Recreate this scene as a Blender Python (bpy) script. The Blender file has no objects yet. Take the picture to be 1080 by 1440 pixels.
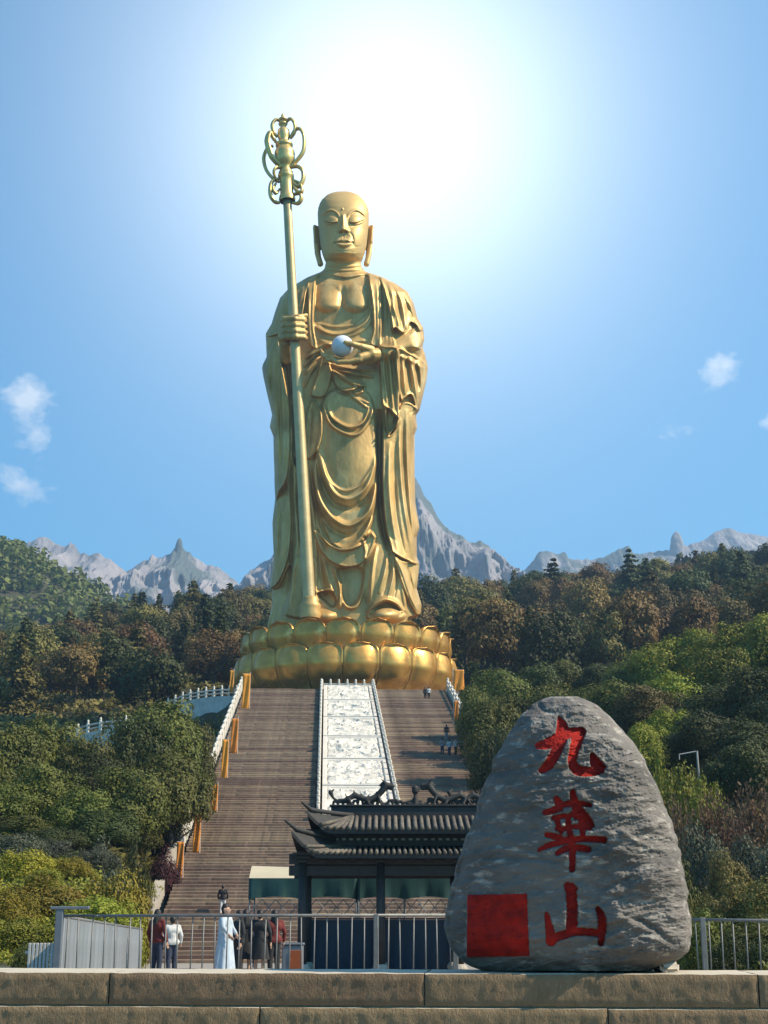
import bpy, bmesh, math, random
import numpy as np
from mathutils import Vector, Matrix

random.seed(7); rng = np.random.default_rng(7)
sc = bpy.context.scene
COL = sc.collection

# ------------------------------------------------------------------ camera
F = 2000.0                      # focal length in photo pixels (photo 1080 x 1440)
TP = 0.29                       # tan(pitch): horizon at photo row 1300
PITCH = math.atan(TP); CP, SP_ = math.cos(PITCH), math.sin(PITCH)
EYE = 1.7
HAZE = 0.00021
cam_d = bpy.data.cameras.new('camera'); cam = bpy.data.objects.new('camera', cam_d); COL.objects.link(cam)
cam.location = (0, 0, EYE); cam.rotation_euler = (math.pi/2 + PITCH, 0, 0)
cam_d.sensor_fit = 'VERTICAL'; cam_d.sensor_height = 36.0; cam_d.lens = F/1440*36.0
cam_d.clip_start = 0.5; cam_d.clip_end = 12000
sc.camera = cam

# ------------------------------------------------------------------ light
SUN_EL, SUN_AZ = math.radians(43), math.radians(102)      # azimuth clockwise from +Y (straight ahead)
sdir = Vector((math.cos(SUN_EL)*math.sin(SUN_AZ), math.cos(SUN_EL)*math.cos(SUN_AZ), math.sin(SUN_EL)))
sun_d = bpy.data.lights.new('sun', 'SUN'); sun = bpy.data.objects.new('sun', sun_d); COL.objects.link(sun)
sun_d.energy = 5.0; sun_d.angle = math.radians(0.55); sun_d.color = (1.0, 0.86, 0.66)
sun.rotation_euler = sdir.to_track_quat('Z', 'Y').to_euler()

sc.view_settings.view_transform = 'Standard'; sc.view_settings.look = 'None'
sc.view_settings.exposure = 0.8; sc.view_settings.gamma = 1.0
sc.view_settings.use_curve_mapping = False
sc.render.engine = 'CYCLES'
cy = sc.cycles
cy.max_bounces = 6; cy.diffuse_bounces = 3; cy.glossy_bounces = 3; cy.transmission_bounces = 3
cy.transparent_max_bounces = 6; cy.volume_bounces = 0; cy.caustics_reflective = False; cy.caustics_refractive = False
cy.sample_clamp_indirect = 4.0

def unproj(px, py, Y):
    """point of the world seen at photo pixel (px,py) at ground distance Y (arrays allowed)"""
    u = (np.asarray(px, float)-540)/F; v = (720-np.asarray(py, float))/F
    t = Y/(CP - v*SP_)
    return np.stack(np.broadcast_arrays(t*u, np.asarray(Y, float), EYE + t*(SP_ + v*CP)), -1)
def pt(px, py, Y):
    return Vector([float(c) for c in unproj(px, py, Y)])

# ------------------------------------------------------------------ world
w = bpy.data.worlds.new('World'); sc.world = w; w.use_nodes = True
nt = w.node_tree; nt.nodes.clear()
def N(t, **k):
    n = nt.nodes.new(t)
    for a, b in k.items(): setattr(n, a, b)
    return n
def L(a, b): nt.links.new(a, b)
def MA(op, a, b=None, clamp=False):
    n = N('ShaderNodeMath', operation=op, use_clamp=clamp)
    for i, s in enumerate((a, b)):
        if s is None: continue
        if isinstance(s, (int, float)): n.inputs[i].default_value = s
        else: L(s, n.inputs[i])
    return n.outputs[0]
out = N('ShaderNodeOutputWorld'); bg = N('ShaderNodeBackground'); L(bg.outputs[0], out.inputs[0])
sky = N('ShaderNodeTexSky', sky_type='NISHITA', sun_disc=False)
sky.sun_elevation = SUN_EL; sky.sun_rotation = SUN_AZ; sky.air_density = 1.0; sky.dust_density = 0.6; sky.ozone_density = 1.6
bg.inputs[1].default_value = 0.10
tc = N('ShaderNodeTexCoord'); D = tc.outputs['Generated']
def dirpix(px, py): return pt(px, py, 100) - Vector((0, 0, EYE))
# bright aureole of the veiled sky behind the statue's head, and thin clouds, all fixed to sky directions
hd = dirpix(550, 190).normalized()
dp = N('ShaderNodeVectorMath', operation='DOT_PRODUCT'); L(D, dp.inputs[0]); dp.inputs[1].default_value = hd
dot = MA('MAXIMUM', dp.outputs['Value'], 0.0)
lobe1 = MA('MULTIPLY', MA('POWER', dot, 150.0), 4.6)
lobe2 = MA('MULTIPLY', MA('POWER', dot, 40.0), 3.7)
halo = MA('ADD', lobe1, lobe2)
# clouds
ns = N('ShaderNodeTexNoise'); ns.inputs['Scale'].default_value = 26; ns.inputs['Detail'].default_value = 7; ns.inputs['Roughness'].default_value = 0.62
mp = N('ShaderNodeMapping'); mp.inputs['Scale'].default_value = (1, 1, 1.5); L(D, mp.inputs[0]); L(mp.outputs[0], ns.inputs['Vector'])
wn = N('ShaderNodeTexNoise'); wn.inputs['Scale'].default_value = 9; wn.inputs['Detail'].default_value = 5; L(D, wn.inputs['Vector'])
wv = N('ShaderNodeVectorMath', operation='SUBTRACT'); L(wn.outputs['Color'], wv.inputs[0]); wv.inputs[1].default_value = (.5, .5, .5)
ws = N('ShaderNodeVectorMath', operation='SCALE'); L(wv.outputs[0], ws.inputs[0]); ws.inputs['Scale'].default_value = .075
wd_ = N('ShaderNodeVectorMath', operation='ADD'); L(D, wd_.inputs[0]); L(ws.outputs[0], wd_.inputs[1]); DW = wd_.outputs[0]
spots = None
for px, py, r, a in ((18, 560, .019, 1.0), (42, 600, .017, .9), (50, 640, .016, .45), (25, 675, .020, 1.0), (1000, 530, .012, .85), (1012, 556, .011, .9),
                     (962, 602, .013, .55), (1072, 590, .013, .8), (1046, 600, .008, .6), (-160, 600, .05, 1), (1240, 540, .05, .9), (1500, 640, .08, 1), (-520, 560, .09, 1)):
    dd = dirpix(px, py).normalized()
    sb = N('ShaderNodeVectorMath', operation='DISTANCE'); L(DW, sb.inputs[0]); sb.inputs[1].default_value = dd
    m = MA('MULTIPLY', MA('SUBTRACT', 1.0, MA('DIVIDE', sb.outputs['Value'], r*1.5), True), a)
    spots = m if spots is None else MA('MAXIMUM', spots, m)
cl = MA('MULTIPLY', MA('ADD', MA('MULTIPLY', MA('SUBTRACT', ns.outputs['Fac'], 0.5), 4.6), MA('SUBTRACT', MA('MULTIPLY', spots, 1.5), 0.62)), 1.0, True)
cl = MA('MULTIPLY', cl, MA('GREATER_THAN', spots, 0.001))
tint = N('ShaderNodeMix', data_type='RGBA', blend_type='MULTIPLY'); tint.inputs[0].default_value = 1.0
L(sky.outputs[0], tint.inputs[6]); tint.inputs[7].default_value = (0.40, 1.0, 1.20, 1)
mixc = N('ShaderNodeMix', data_type='RGBA'); L(MA('MULTIPLY', cl, 0.55), mixc.inputs[0]); L(tint.outputs[2], mixc.inputs[6]); mixc.inputs[7].default_value = (7.6, 7.5, 7.3, 1)
addh = N('ShaderNodeMix', data_type='RGBA', blend_type='ADD'); addh.inputs[0].default_value = 1.0
hc = N('ShaderNodeCombineColor'); L(MA('ADD', lobe1, MA('MULTIPLY', lobe2, .96)), hc.inputs[0]); L(MA('ADD', lobe1, MA('MULTIPLY', lobe2, .94)), hc.inputs[1]); L(MA('MULTIPLY', halo, 0.82), hc.inputs[2])
L(mixc.outputs[2], addh.inputs[6]); L(hc.outputs[0], addh.inputs[7])
L(addh.outputs[2], bg.inputs[0])

# ------------------------------------------------------------------ helpers
def tag(o, label=None, cat=None, group=None, kind=None):
    if label: o['label'] = label
    if cat: o['category'] = cat
    if group: o['group'] = group
    if kind: o['kind'] = kind
    return o
def empty(name, loc=(0, 0, 0), rz=0.0, parent=None):
    o = bpy.data.objects.new(name, None); COL.objects.link(o)
    o.location = loc; o.rotation_euler = (0, 0, rz); o.empty_display_size = 0.3
    if parent: o.parent = parent
    return o
def link(name, me, parent=None, loc=None, rot=None, scale=None):
    o = bpy.data.objects.new(name, me); COL.objects.link(o)
    if parent: o.parent = parent
    if loc is not None: o.location = loc
    if rot is not None: o.rotation_euler = rot
    if scale is not None: o.scale = scale
    return o
def mesh_np(name, V, Fc, mat=None, smooth=True):
    """V (n,3); Fc (m,3|4) or list of such arrays"""
    me = bpy.data.meshes.new(name)
    V = np.asarray(V, np.float32)
    Fl = Fc if isinstance(Fc, list) else [Fc]
    Fl = [np.asarray(f, np.int32) for f in Fl if len(f)]
    me.vertices.add(len(V)); me.vertices.foreach_set('co', V.ravel())
    nl = sum(f.size for f in Fl); nf = sum(len(f) for f in Fl)
    me.loops.add(nl); me.loops.foreach_set('vertex_index', np.concatenate([f.ravel() for f in Fl]))
    me.polygons.add(nf)
    tot = np.concatenate([np.full(len(f), f.shape[1], np.int32) for f in Fl])
    st = np.concatenate([[0], np.cumsum(tot)[:-1]]).astype(np.int32)
    me.polygons.foreach_set('loop_start', st)
    try: me.polygons.foreach_set('loop_total', tot)
    except Exception: pass
    me.polygons.foreach_set('use_smooth', np.full(nf, smooth, bool))
    me.update(calc_edges=True); me.validate()
    if mat: me.materials.append(mat)
    return me
def grid_faces(nr, nc, wrap=False, off=0):
    r = np.arange(nr-1)[:, None]; c = np.arange(nc if wrap else nc-1)[None, :]
    c2 = (c+1) % nc
    a = r*nc+c; b = r*nc+c2; d = (r+1)*nc+c; e = (r+1)*nc+c2
    return np.stack([a, b, e, d], -1).reshape(-1, 4)+off

class MB:
    """collects boxes, tubes and lathes into one mesh"""
    def __init__(s): s.V = []; s.F = {3: [], 4: []}; s.n = 0
    def add(s, V, Fc):
        V = np.asarray(V, float).reshape(-1, 3); Fc = np.asarray(Fc, int)
        s.V.append(V); s.F[Fc.shape[1]].append(Fc+s.n); s.n += len(V)
        return s
    def box(s, c, size, rz=0.0, rx=0.0, ry=0.0, bev=0.0):
        hx, hy, hz = [q/2 for q in size]
        M = Matrix.Translation(c) @ Matrix.Rotation(rz, 4, 'Z') @ Matrix.Rotation(rx, 4, 'X') @ Matrix.Rotation(ry, 4, 'Y')
        if bev <= 0:
            v = [(x, y, z) for x in (-hx, hx) for y in (-hy, hy) for z in (-hz, hz)]
            f = [(0, 1, 3, 2), (4, 6, 7, 5), (0, 4, 5, 1), (2, 3, 7, 6), (0, 2, 6, 4), (1, 5, 7, 3)]
            return s.add([M @ Vector(q) for q in v], f)
        b = min(bev, hx*.9, hy*.9, hz*.9); v = []; idx = {}
        for i, sx in enumerate((-1, 1)):
            for j, sy in enumerate((-1, 1)):
                for k, sz in enumerate((-1, 1)):
                    for ax in range(3):
                        p = [sx*(hx-b), sy*(hy-b), sz*(hz-b)]; p[ax] = (sx*hx, sy*hy, sz*hz)[ax]
                        idx[(i, j, k, ax)] = len(v); v.append(M @ Vector(p))
        f4, f3 = [], []
        g = lambda i, j, k, ax: idx[(i, j, k, ax)]
        for q in (0, 1):
            f4.append([g(q, 0, 0, 0), g(q, 1, 0, 0), g(q, 1, 1, 0), g(q, 0, 1, 0)][::1 if q else -1])
            f4.append([g(0, q, 0, 1), g(0, q, 1, 1), g(1, q, 1, 1), g(1, q, 0, 1)][::1 if q else -1])
            f4.append([g(0, 0, q, 2), g(1, 0, q, 2), g(1, 1, q, 2), g(0, 1, q, 2)][::1 if q else -1])
            for r in (0, 1):
                f4.append([g(q, r, 0, 0), g(q, r, 1, 0), g(q, r, 1, 1), g(q, r, 0, 1)])
                f4.append([g(q, 0, r, 0), g(q, 1, r, 0), g(q, 1, r, 2), g(q, 0, r, 2)])
                f4.append([g(0, q, r, 1), g(1, q, r, 1), g(1, q, r, 2), g(0, q, r, 2)])
        for i in (0, 1):
            for j in (0, 1):
                for k in (0, 1): f3.append([g(i, j, k, 0), g(i, j, k, 1), g(i, j, k, 2)])
        n0 = s.n; s.add(v, f4); s.F[3].append(np.asarray(f3, int)+n0)
        return s
    def tube(s, pts, rad, n=8, caps=True, flat=None):
        pts = [Vector(p) for p in pts]; m = len(pts)
        rad = [rad]*m if isinstance(rad, (int, float)) else list(rad)
        ring = []; prev = None
        for i, p in enumerate(pts):
            t = (pts[min(i+1, m-1)]-pts[max(i-1, 0)])
            t = t.normalized() if t.length > 1e-9 else Vector((0, 0, 1))
            if prev is None:
                a = Vector((0, 1, 0)) if abs(t.y) < .9 else Vector((1, 0, 0))
                nx = (a - t*a.dot(t)).normalized()
            else: nx = (prev - t*prev.dot(t)).normalized()
            prev = nx; by = t.cross(nx)
            fx, fy = flat or (1, 1)
            for k in range(n):
                q = 2*math.pi*k/n
                ring.append(p + (nx*math.cos(q)*fx + by*math.sin(q)*fy)*rad[i])
        n0 = s.n; s.add(ring, grid_faces(m, n, True))
        if caps:
            for e, r in ((0, -1), (m-1, 1)):
                s.add([pts[e]], np.zeros((0, 3), int)); c = s.n-1
                s.F[3].append(np.array([[c, n0+e*n+k, n0+e*n+(k+1) % n][::r] for k in range(n)]))
        return s
    def lathe(s, c, prof, n=24, axis=None):
        c = Vector(c); V = []
        for r, z in prof:
            for k in range(n):
                q = 2*math.pi*k/n
                v = Vector((r*math.cos(q), r*math.sin(q), z))
                V.append(c + (axis @ v if axis is not None else v))
        return s.add(V, grid_faces(len(prof), n, True))
    def mesh(s, name, mat, smooth=False):
        return mesh_np(name, np.concatenate(s.V), [np.concatenate(f) for f in (s.F[4], s.F[3]) if f], mat, smooth)
    def build(s, name, mat, parent=None, smooth=False, **k):
        return link(name, s.mesh(name, mat, smooth), parent, **k)
def fixn(me):
    bm = bmesh.new(); bm.from_mesh(me); bmesh.ops.recalc_face_normals(bm, faces=bm.faces); bm.to_mesh(me); bm.free(); return me

def blob_mesh(name, caps, voxel, mat, smooth_it=4):
    """one continuous skin over tapered capsules [(p0,p1,r0,r1)], fused by voxel remeshing"""
    bm = bmesh.new()
    for p0, p1, r0, r1 in caps:
        p0, p1 = Vector(p0), Vector(p1); d = p1-p0; Lg = d.length
        q = d.to_track_quat('Z', 'Y') if Lg > 1e-6 else Matrix.Identity(3).to_quaternion()
        rings = []; n = 12
        for e, (r, zz, sg) in enumerate(((r0, 0, -1), (r1, Lg, 1))):
            angs = (-80, -50, -20) if e == 0 else (20, 50, 80)
            for a in angs:
                a = math.radians(a); rings.append((r*math.cos(a), zz + r*math.sin(a)))
        vs = [[bm.verts.new(p0 + q @ Vector((r*math.cos(2*math.pi*k/n), r*math.sin(2*math.pi*k/n), z))) for k in range(n)] for r, z in rings]
        for i in range(len(vs)-1):
            for k in range(n): bm.faces.new((vs[i][k], vs[i][(k+1) % n], vs[i+1][(k+1) % n], vs[i+1][k]))
        bm.faces.new(vs[0][::-1]); bm.faces.new(vs[-1])
    me = bpy.data.meshes.new('tmp'); bm.to_mesh(me); bm.free()
    o = bpy.data.objects.new('tmp', me); COL.objects.link(o)
    m = o.modifiers.new('r', 'REMESH'); m.mode = 'VOXEL'; m.voxel_size = voxel; m.use_smooth_shade = True
    if smooth_it:
        s = o.modifiers.new('s', 'SMOOTH'); s.iterations = smooth_it; s.factor = 0.5
    dg = bpy.context.evaluated_depsgraph_get(); dg.update()
    res = bpy.data.meshes.new_from_object(o.evaluated_get(dg)); res.name = name
    bpy.data.objects.remove(o); bpy.data.meshes.remove(me)
    res.materials.clear(); res.materials.append(mat)
    res.polygons.foreach_set('use_smooth', np.ones(len(res.polygons), bool))
    return res

# numpy value noise
def _h(ix, iy, iz, seed):
    h = (ix.astype(np.int64)*374761393 + iy.astype(np.int64)*668265263 + iz.astype(np.int64)*2147483647 + seed*1274126177) & 0xffffffff
    h = ((h ^ (h >> 13))*1274126177) & 0xffffffff
    h = ((h ^ (h >> 15))*2246822519) & 0xffffffff
    return ((h ^ (h >> 16)) & 0xffffff)/float(0xffffff)
def vnoise(x, y, z=0.0, seed=0):
    x, y, z = np.broadcast_arrays(np.asarray(x, float), np.asarray(y, float), np.asarray(z, float))
    ix, iy, iz = np.floor(x), np.floor(y), np.floor(z); fx, fy, fz = x-ix, y-iy, z-iz
    fx, fy, fz = [f*f*f*(f*(f*6-15)+10) for f in (fx, fy, fz)]
    r = 0
    for a in (0, 1):
        for b in (0, 1):
            for c in (0, 1):
                r = r + _h(ix+a, iy+b, iz+c, seed)*(fx if a else 1-fx)*(fy if b else 1-fy)*(fz if c else 1-fz)
    return r*2-1
def fbm(x, y, z=0.0, seed=0, oc=5, lac=2.03, g=0.5):
    r = 0; a = 1.0; f = 1.0
    for i in range(oc):
        r = r + a*vnoise(np.asarray(x)*f, np.asarray(y)*f, np.asarray(z)*f, seed+i*17); a *= g; f *= lac
    return r
def ridged(x, y, z=0.0, seed=0, oc=5, g=0.5):
    r = 0; a = 1.0; f = 1.0
    for i in range(oc):
        r = r + a*(1-np.abs(vnoise(np.asarray(x)*f, np.asarray(y)*f, np.asarray(z)*f, seed+i*31))*2); a *= g; f *= 2.07
    return r
def sstep(a, b, x):
    t = np.clip((x-a)/(b-a), 0, 1); return t*t*(3-2*t)

# ------------------------------------------------------------------ materials
def mat(name, base, rough=0.7, metal=0.0, var=None, scale=1.0, detail=4, bump=0.0, bscale=None, bdist=0.05, stretch=(1, 1, 1),
        island=0.0, objvar=0.0, trans=0.0, spec=0.4, rvar=0.0, var2=None, v2scale=0.3, v2lo=.5, v2hi=.7, coord='Object'):
    m = bpy.data.materials.new(name); m.use_nodes = True; t = m.node_tree; t.nodes.clear()
    def n(ty, **k):
        q = t.nodes.new(ty)
        for a, b in k.items(): setattr(q, a, b)
        return q
    l = t.links.new
    o = n('ShaderNodeOutputMaterial'); p = n('ShaderNodeBsdfPrincipled')
    p.inputs['Roughness'].default_value = rough; p.inputs['Metallic'].default_value = metal
    p.inputs['Specular IOR Level'].default_value = spec
    p.inputs['Base Color'].default_value = (*base, 1)
    cur = None
    tcn = n('ShaderNodeTexCoord'); mpn = n('ShaderNodeMapping'); mpn.inputs['Scale'].default_value = stretch
    l(tcn.outputs[coord], mpn.inputs[0])
    def noise(sc_, de, rg=.6):
        q = n('ShaderNodeTexNoise'); q.inputs['Scale'].default_value = sc_; q.inputs['Detail'].default_value = de; q.inputs['Roughness'].default_value = rg
        l(mpn.outputs[0], q.inputs['Vector']); return q.outputs['Fac']
    def mixc(fac, a, b, bt='MIX'):
        q = n('ShaderNodeMix', data_type='RGBA', blend_type=bt)
        for i, s in ((0, fac), (6, a), (7, b)):
            if hasattr(s, 'is_linked'): l(s, q.inputs[i])
            elif isinstance(s, (int, float)): q.inputs[i].default_value = s
            else: q.inputs[i].default_value = (*s, 1)
        return q.outputs[2]
    def rng_(s, lo, hi):
        q = n('ShaderNodeMapRange'); l(s, q.inputs[0]); q.inputs[1].default_value = lo; q.inputs[2].default_value = hi; return q.outputs[0]
    if var is not None:
        cur = mixc(rng_(noise(scale, detail), .32, .68), base, var)
    if var2 is not None:
        cur = mixc(rng_(noise(v2scale, 5), v2lo, v2hi), cur if cur is not None else base, var2)
    if island or objvar:
        g = n('ShaderNodeNewGeometry'); oi = n('ShaderNodeObjectInfo')
        val = n('ShaderNodeMath', operation='ADD'); 
        a = n('ShaderNodeMapRange'); l(g.outputs['Random Per Island'], a.inputs[0]); a.inputs[3].default_value = 1-island; a.inputs[4].default_value = 1+island
        b = n('ShaderNodeMapRange'); l(oi.outputs['Random'], b.inputs[0]); b.inputs[3].default_value = 1-objvar; b.inputs[4].default_value = 1+objvar
        mu = n('ShaderNodeMath', operation='MULTIPLY'); l(a.outputs[0], mu.inputs[0]); l(b.outputs[0], mu.inputs[1])
        hs = n('ShaderNodeHueSaturation'); l(mu.outputs[0], hs.inputs['Value'])
        hh = n('ShaderNodeMapRange'); l(oi.outputs['Random'], hh.inputs[0]); hh.inputs[3].default_value = .5-objvar*.06; hh.inputs[4].default_value = .5+objvar*.06
        l(hh.outputs[0], hs.inputs['Hue'])
        if cur is not None: l(cur, hs.inputs['Color'])
        else: hs.inputs['Color'].default_value = (*base, 1)
        cur = hs.outputs[0]
    if cur is not None: l(cur, p.inputs['Base Color'])
    if rvar:
        q = n('ShaderNodeMapRange'); l(noise(scale*1.7, 4), q.inputs[0]); q.inputs[1].default_value = .3; q.inputs[2].default_value = .7
        q.inputs[3].default_value = rough-rvar; q.inputs[4].default_value = rough+rvar; l(q.outputs[0], p.inputs['Roughness'])
    if bump:
        bn = n('ShaderNodeBump'); bn.inputs['Strength'].default_value = bump; bn.inputs['Distance'].default_value = bdist
        l(noise(bscale or scale*3, 6, .65), bn.inputs['Height']); l(bn.outputs[0], p.inputs['Normal'])
    if trans:
        tr = n('ShaderNodeBsdfTranslucent'); ms = n('ShaderNodeMixShader'); ms.inputs[0].default_value = trans
        if cur is not None: l(cur, tr.inputs[0])
        else: tr.inputs[0].default_value = (*base, 1)
        l(p.outputs[0], ms.inputs[1]); l(tr.outputs[0], ms.inputs[2]); l(ms.outputs[0], o.inputs[0])
    else: l(p.outputs[0], o.inputs[0])
    return m
M = {}
M['gold'] = mat('aged_gold', (.68, .42, .145), .50, .36, var=(.37, .215, .066), scale=.42, detail=9, bump=.22, bscale=2.6, bdist=.10, rvar=.08, var2=(.74, .53, .23), v2scale=.22, stretch=(1, 1, .45))
M['gold_bright'] = mat('antique_gold', (.66, .35, .085), .37, .62, var=(.36, .165, .035), scale=.33, detail=9, bump=.25, bscale=1.6, bdist=.10, rvar=.12, var2=(.78, .50, .17), v2scale=.5, v2lo=.55, v2hi=.72)
M['gold_face'] = mat('matt_gold', (.70, .455, .175), .52, .38, var=(.62, .385, .13), scale=.25, detail=6, bump=.12, bscale=2.0, bdist=.08)
M['gold_staff'] = mat('pale_gold', (.58, .44, .22), .48, .35, var=(.46, .34, .16), scale=.6, detail=6, bump=.3, bscale=3.0, bdist=.06)
M['gold_pale'] = mat('light_gold', (.80, .56, .22), .38, .6, var=(.66, .43, .14), scale=.6, detail=6, bump=.15, bscale=3.0, bdist=.05)
M['pearl'] = mat('white_pearl', (.72, .74, .80), .25, 0, var=(.66, .69, .76), scale=.4)
M['steel'] = mat('dull_steel', (.20, .20, .195), .55, .3, var=(.13, .12, .11), scale=6)
M['steel_dark'] = mat('grey_paint', (.16, .18, .20), .5, .2, var=(.12, .13, .15), scale=5)
# ================================================================== statue
K = 0.107                        # metres per photo pixel at the statue
Y0 = 205.0
def crom(pts, n=8, closed=False):
    p = np.asarray(pts, float); m = len(p)
    if m < 3: return np.stack([p[0]+(p[-1]-p[0])*t for t in np.linspace(0, 1, n+1)])
    out = []
    for i in range(m if closed else m-1):
        g = (lambda j: p[j % m]) if closed else (lambda j: p[min(max(j, 0), m-1)])
        a, b, c, d = g(i-1), g(i), g(i+1), g(i+2)
        for t in np.arange(n)/n:
            out.append(.5*((2*b)+(-a+c)*t+(2*a-5*b+4*c-d)*t*t+(-a+3*b-3*c+d)*t**3))
    if not closed: out.append(p[-1])
    return np.asarray(out)
class HM:
    def __init__(s, x0, x1, y0, y1, res):
        s.res = res; s.x = np.arange(x0, x1, res); s.y = np.arange(y0, y1, res)
        s.X, s.Y = np.meshgrid(s.x, s.y); s.H = np.zeros_like(s.X); s.fw = s.fh = 1.0
    def sl(s, p, m):
        i0 = np.clip(((p[:, 0].min()-m-s.x[0])/s.res), 0, len(s.x)-1); i1 = np.clip(((p[:, 0].max()+m-s.x[0])/s.res)+2, 1, len(s.x))
        j0 = np.clip(((p[:, 1].min()-m-s.y[0])/s.res), 0, len(s.y)-1); j1 = np.clip(((p[:, 1].max()+m-s.y[0])/s.res)+2, 1, len(s.y))
        return np.s_[int(j0):int(j1), int(i0):int(i1)]
    def dist(s, p, k, closed=False):
        X, Y = s.X[k], s.Y[k]; D = np.full(X.shape, 1e9); T = np.zeros(X.shape); q = p if not closed else np.vstack([p, p[:1]])
        n = len(q)-1
        for i in range(n):
            a, b = q[i], q[i+1]; d = b-a; l2 = max(d@d, 1e-9)
            t = np.clip(((X-a[0])*d[0]+(Y-a[1])*d[1])/l2, 0, 1)
            e = np.hypot(X-a[0]-t*d[0], Y-a[1]-t*d[1]); c = e < D
            D[c] = e[c]; T[c] = ((i+t)/n)[c]
        return D, T
    def inside(s, p, k):
        X, Y = s.X[k], s.Y[k]; r = np.zeros(X.shape, bool); n = len(p)
        for i in range(n):
            (ax, ay), (bx, by) = p[i], p[(i+1) % n]
            if ay == by: continue
            c = ((ay > Y) != (by > Y)) & (X < (bx-ax)*(Y-ay)/(by-ay)+ax); r ^= c
        return r
    def panel(s, pts, h, edge=2.0, lip=0.0, lipw=1.3, smooth=True, mode='add', n=5):
        p = crom(pts, n, True) if smooth else np.asarray(pts, float); k = s.sl(p, edge+lipw*3)
        D, _ = s.dist(p, k, True); sd = np.where(s.inside(p, k), D, -D)
        m = sstep(-.4, edge, sd)
        s.H[k] += h*m + (lip*np.exp(-((sd-1.6)/lipw)**2) if lip else 0)
        return s
    def mask(s, pts, smooth=True, n=5):
        p = crom(pts, n, True) if smooth else np.asarray(pts, float); k = s.sl(p, 3)
        D, _ = s.dist(p, k, True); sd = np.where(s.inside(p, k), D, -D); m = np.zeros_like(s.H); m[k] = sstep(-1, 1.5, sd); return m
    def fold(s, pts, wd, h, taper=.35, m=None, sharp=2.0, n=8):
        wd, h = wd*s.fw, h*s.fh
        p = crom(pts, n); k = s.sl(p, wd*3)
        D, T = s.dist(p, k); e = np.minimum(T, 1-T)
        tp = np.clip(e/taper, 0, 1)**.7 if taper else 1
        v = h*tp*np.exp(-(D/wd)**sharp)
        s.H[k] += v if m is None else v*m[k]
        return s
    def blob(s, cx, cy, rx, ry, h, pw=1.0, rot=0.0):
        c, n = math.cos(rot), math.sin(rot); dx, dy = s.X-cx, s.Y-cy
        q = ((dx*c+dy*n)/rx)**2+((-dx*n+dy*c)/ry)**2
        s.H += h*np.clip(1-q, 0, 1)**pw; return s
    def sample(s, px, py):
        fx = np.clip((px-s.x[0])/s.res, 0, len(s.x)-1.001); fy = np.clip((py-s.y[0])/s.res, 0, len(s.y)-1.001)
        i, j = fx.astype(int), fy.astype(int); a, b = fx-i, fy-j; H = s.H
        return (H[j, i]*(1-a)*(1-b)+H[j, i+1]*a*(1-b)+H[j+1, i]*(1-a)*b+H[j+1, i+1]*a*b)

def interp(tab, y):
    t = np.asarray(tab, float); return np.interp(y, t[:, 0], t[:, 1])
def relief_solid(hm, rows, Lt, Rt, bfun, backfun, Yc, k, ncol, origin, ex=2.6, ex2=2.2, fade=.05, nback=40, sil=None):
    """closed body: relief-modelled front, plain rounded back"""
    y = np.asarray(rows, float)[:, None]; xl, xr = interp(Lt, y), interp(Rt, y); c, a = (xl+xr)/2, (xr-xl)/2
    ph = np.linspace(-np.pi/2, np.pi/2, ncol)[None, :]; s = .55*ph/(np.pi/2)+.45*np.sin(ph)
    px = c+a*s; base = bfun(y)*(1-np.abs(s)**ex)**(1/ex2)
    py = np.broadcast_to(y, px.shape)
    if sil is not None:            # broad form from smoothed outlines, notches only at the rim
        sl_, sr_ = interp(sil[0], y), interp(sil[1], y); ss = np.clip(np.abs((px-(sl_+sr_)/2)/((sr_-sl_)/2)), 0, 1)
        base = np.minimum(bfun(y)*(1-ss**ex)**(1/ex2), bfun(y)*.95*np.sqrt(np.clip((1-np.abs(s))/.14, 0, 1.2)))
    d = base + hm.sample(px, py)*np.clip((1-np.abs(s))/fade, 0, 1)**.6
    d = np.maximum(d, 0)
    Vf = unproj(px, py, Yc-d*k)
    sb = np.sin(np.linspace(np.pi/2, -np.pi/2, nback+2))[None, 1:-1]
    pb = unproj(c+a*sb, np.broadcast_to(y, (len(y), nback)), Yc); pb[..., 1] += backfun(y)*(1-np.abs(sb)**2.4)**(1/2.2)*k
    V = np.concatenate([Vf, pb], 1); nr, nc = V.shape[:2]
    Fc = grid_faces(nr, nc, True); V = V.reshape(-1, 3)
    top = V[:nc].mean(0); bot = V[-nc:].mean(0); n0 = len(V); V = np.vstack([V, top, bot])
    i = np.arange(nc); f3 = np.concatenate([np.stack([np.full(nc, n0), (i+1) % nc, i], 1), np.stack([np.full(nc, n0+1), (nr-1)*nc+i, (nr-1)*nc+(i+1) % nc], 1)])
    return V-np.asarray(origin), [Fc[:, ::-1], f3[:, ::-1]]

S0 = pt(487, 872, Y0); S0 = Vector((S0.x, Y0, S0.z))
statue = empty('monk_statue', S0)
tag(statue, 'colossal golden statue of a bald standing monk holding a ringed staff and a white pearl', 'statue')
def SPp(px, py, d): return pt(px, py, Y0-d*K)-S0

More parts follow.
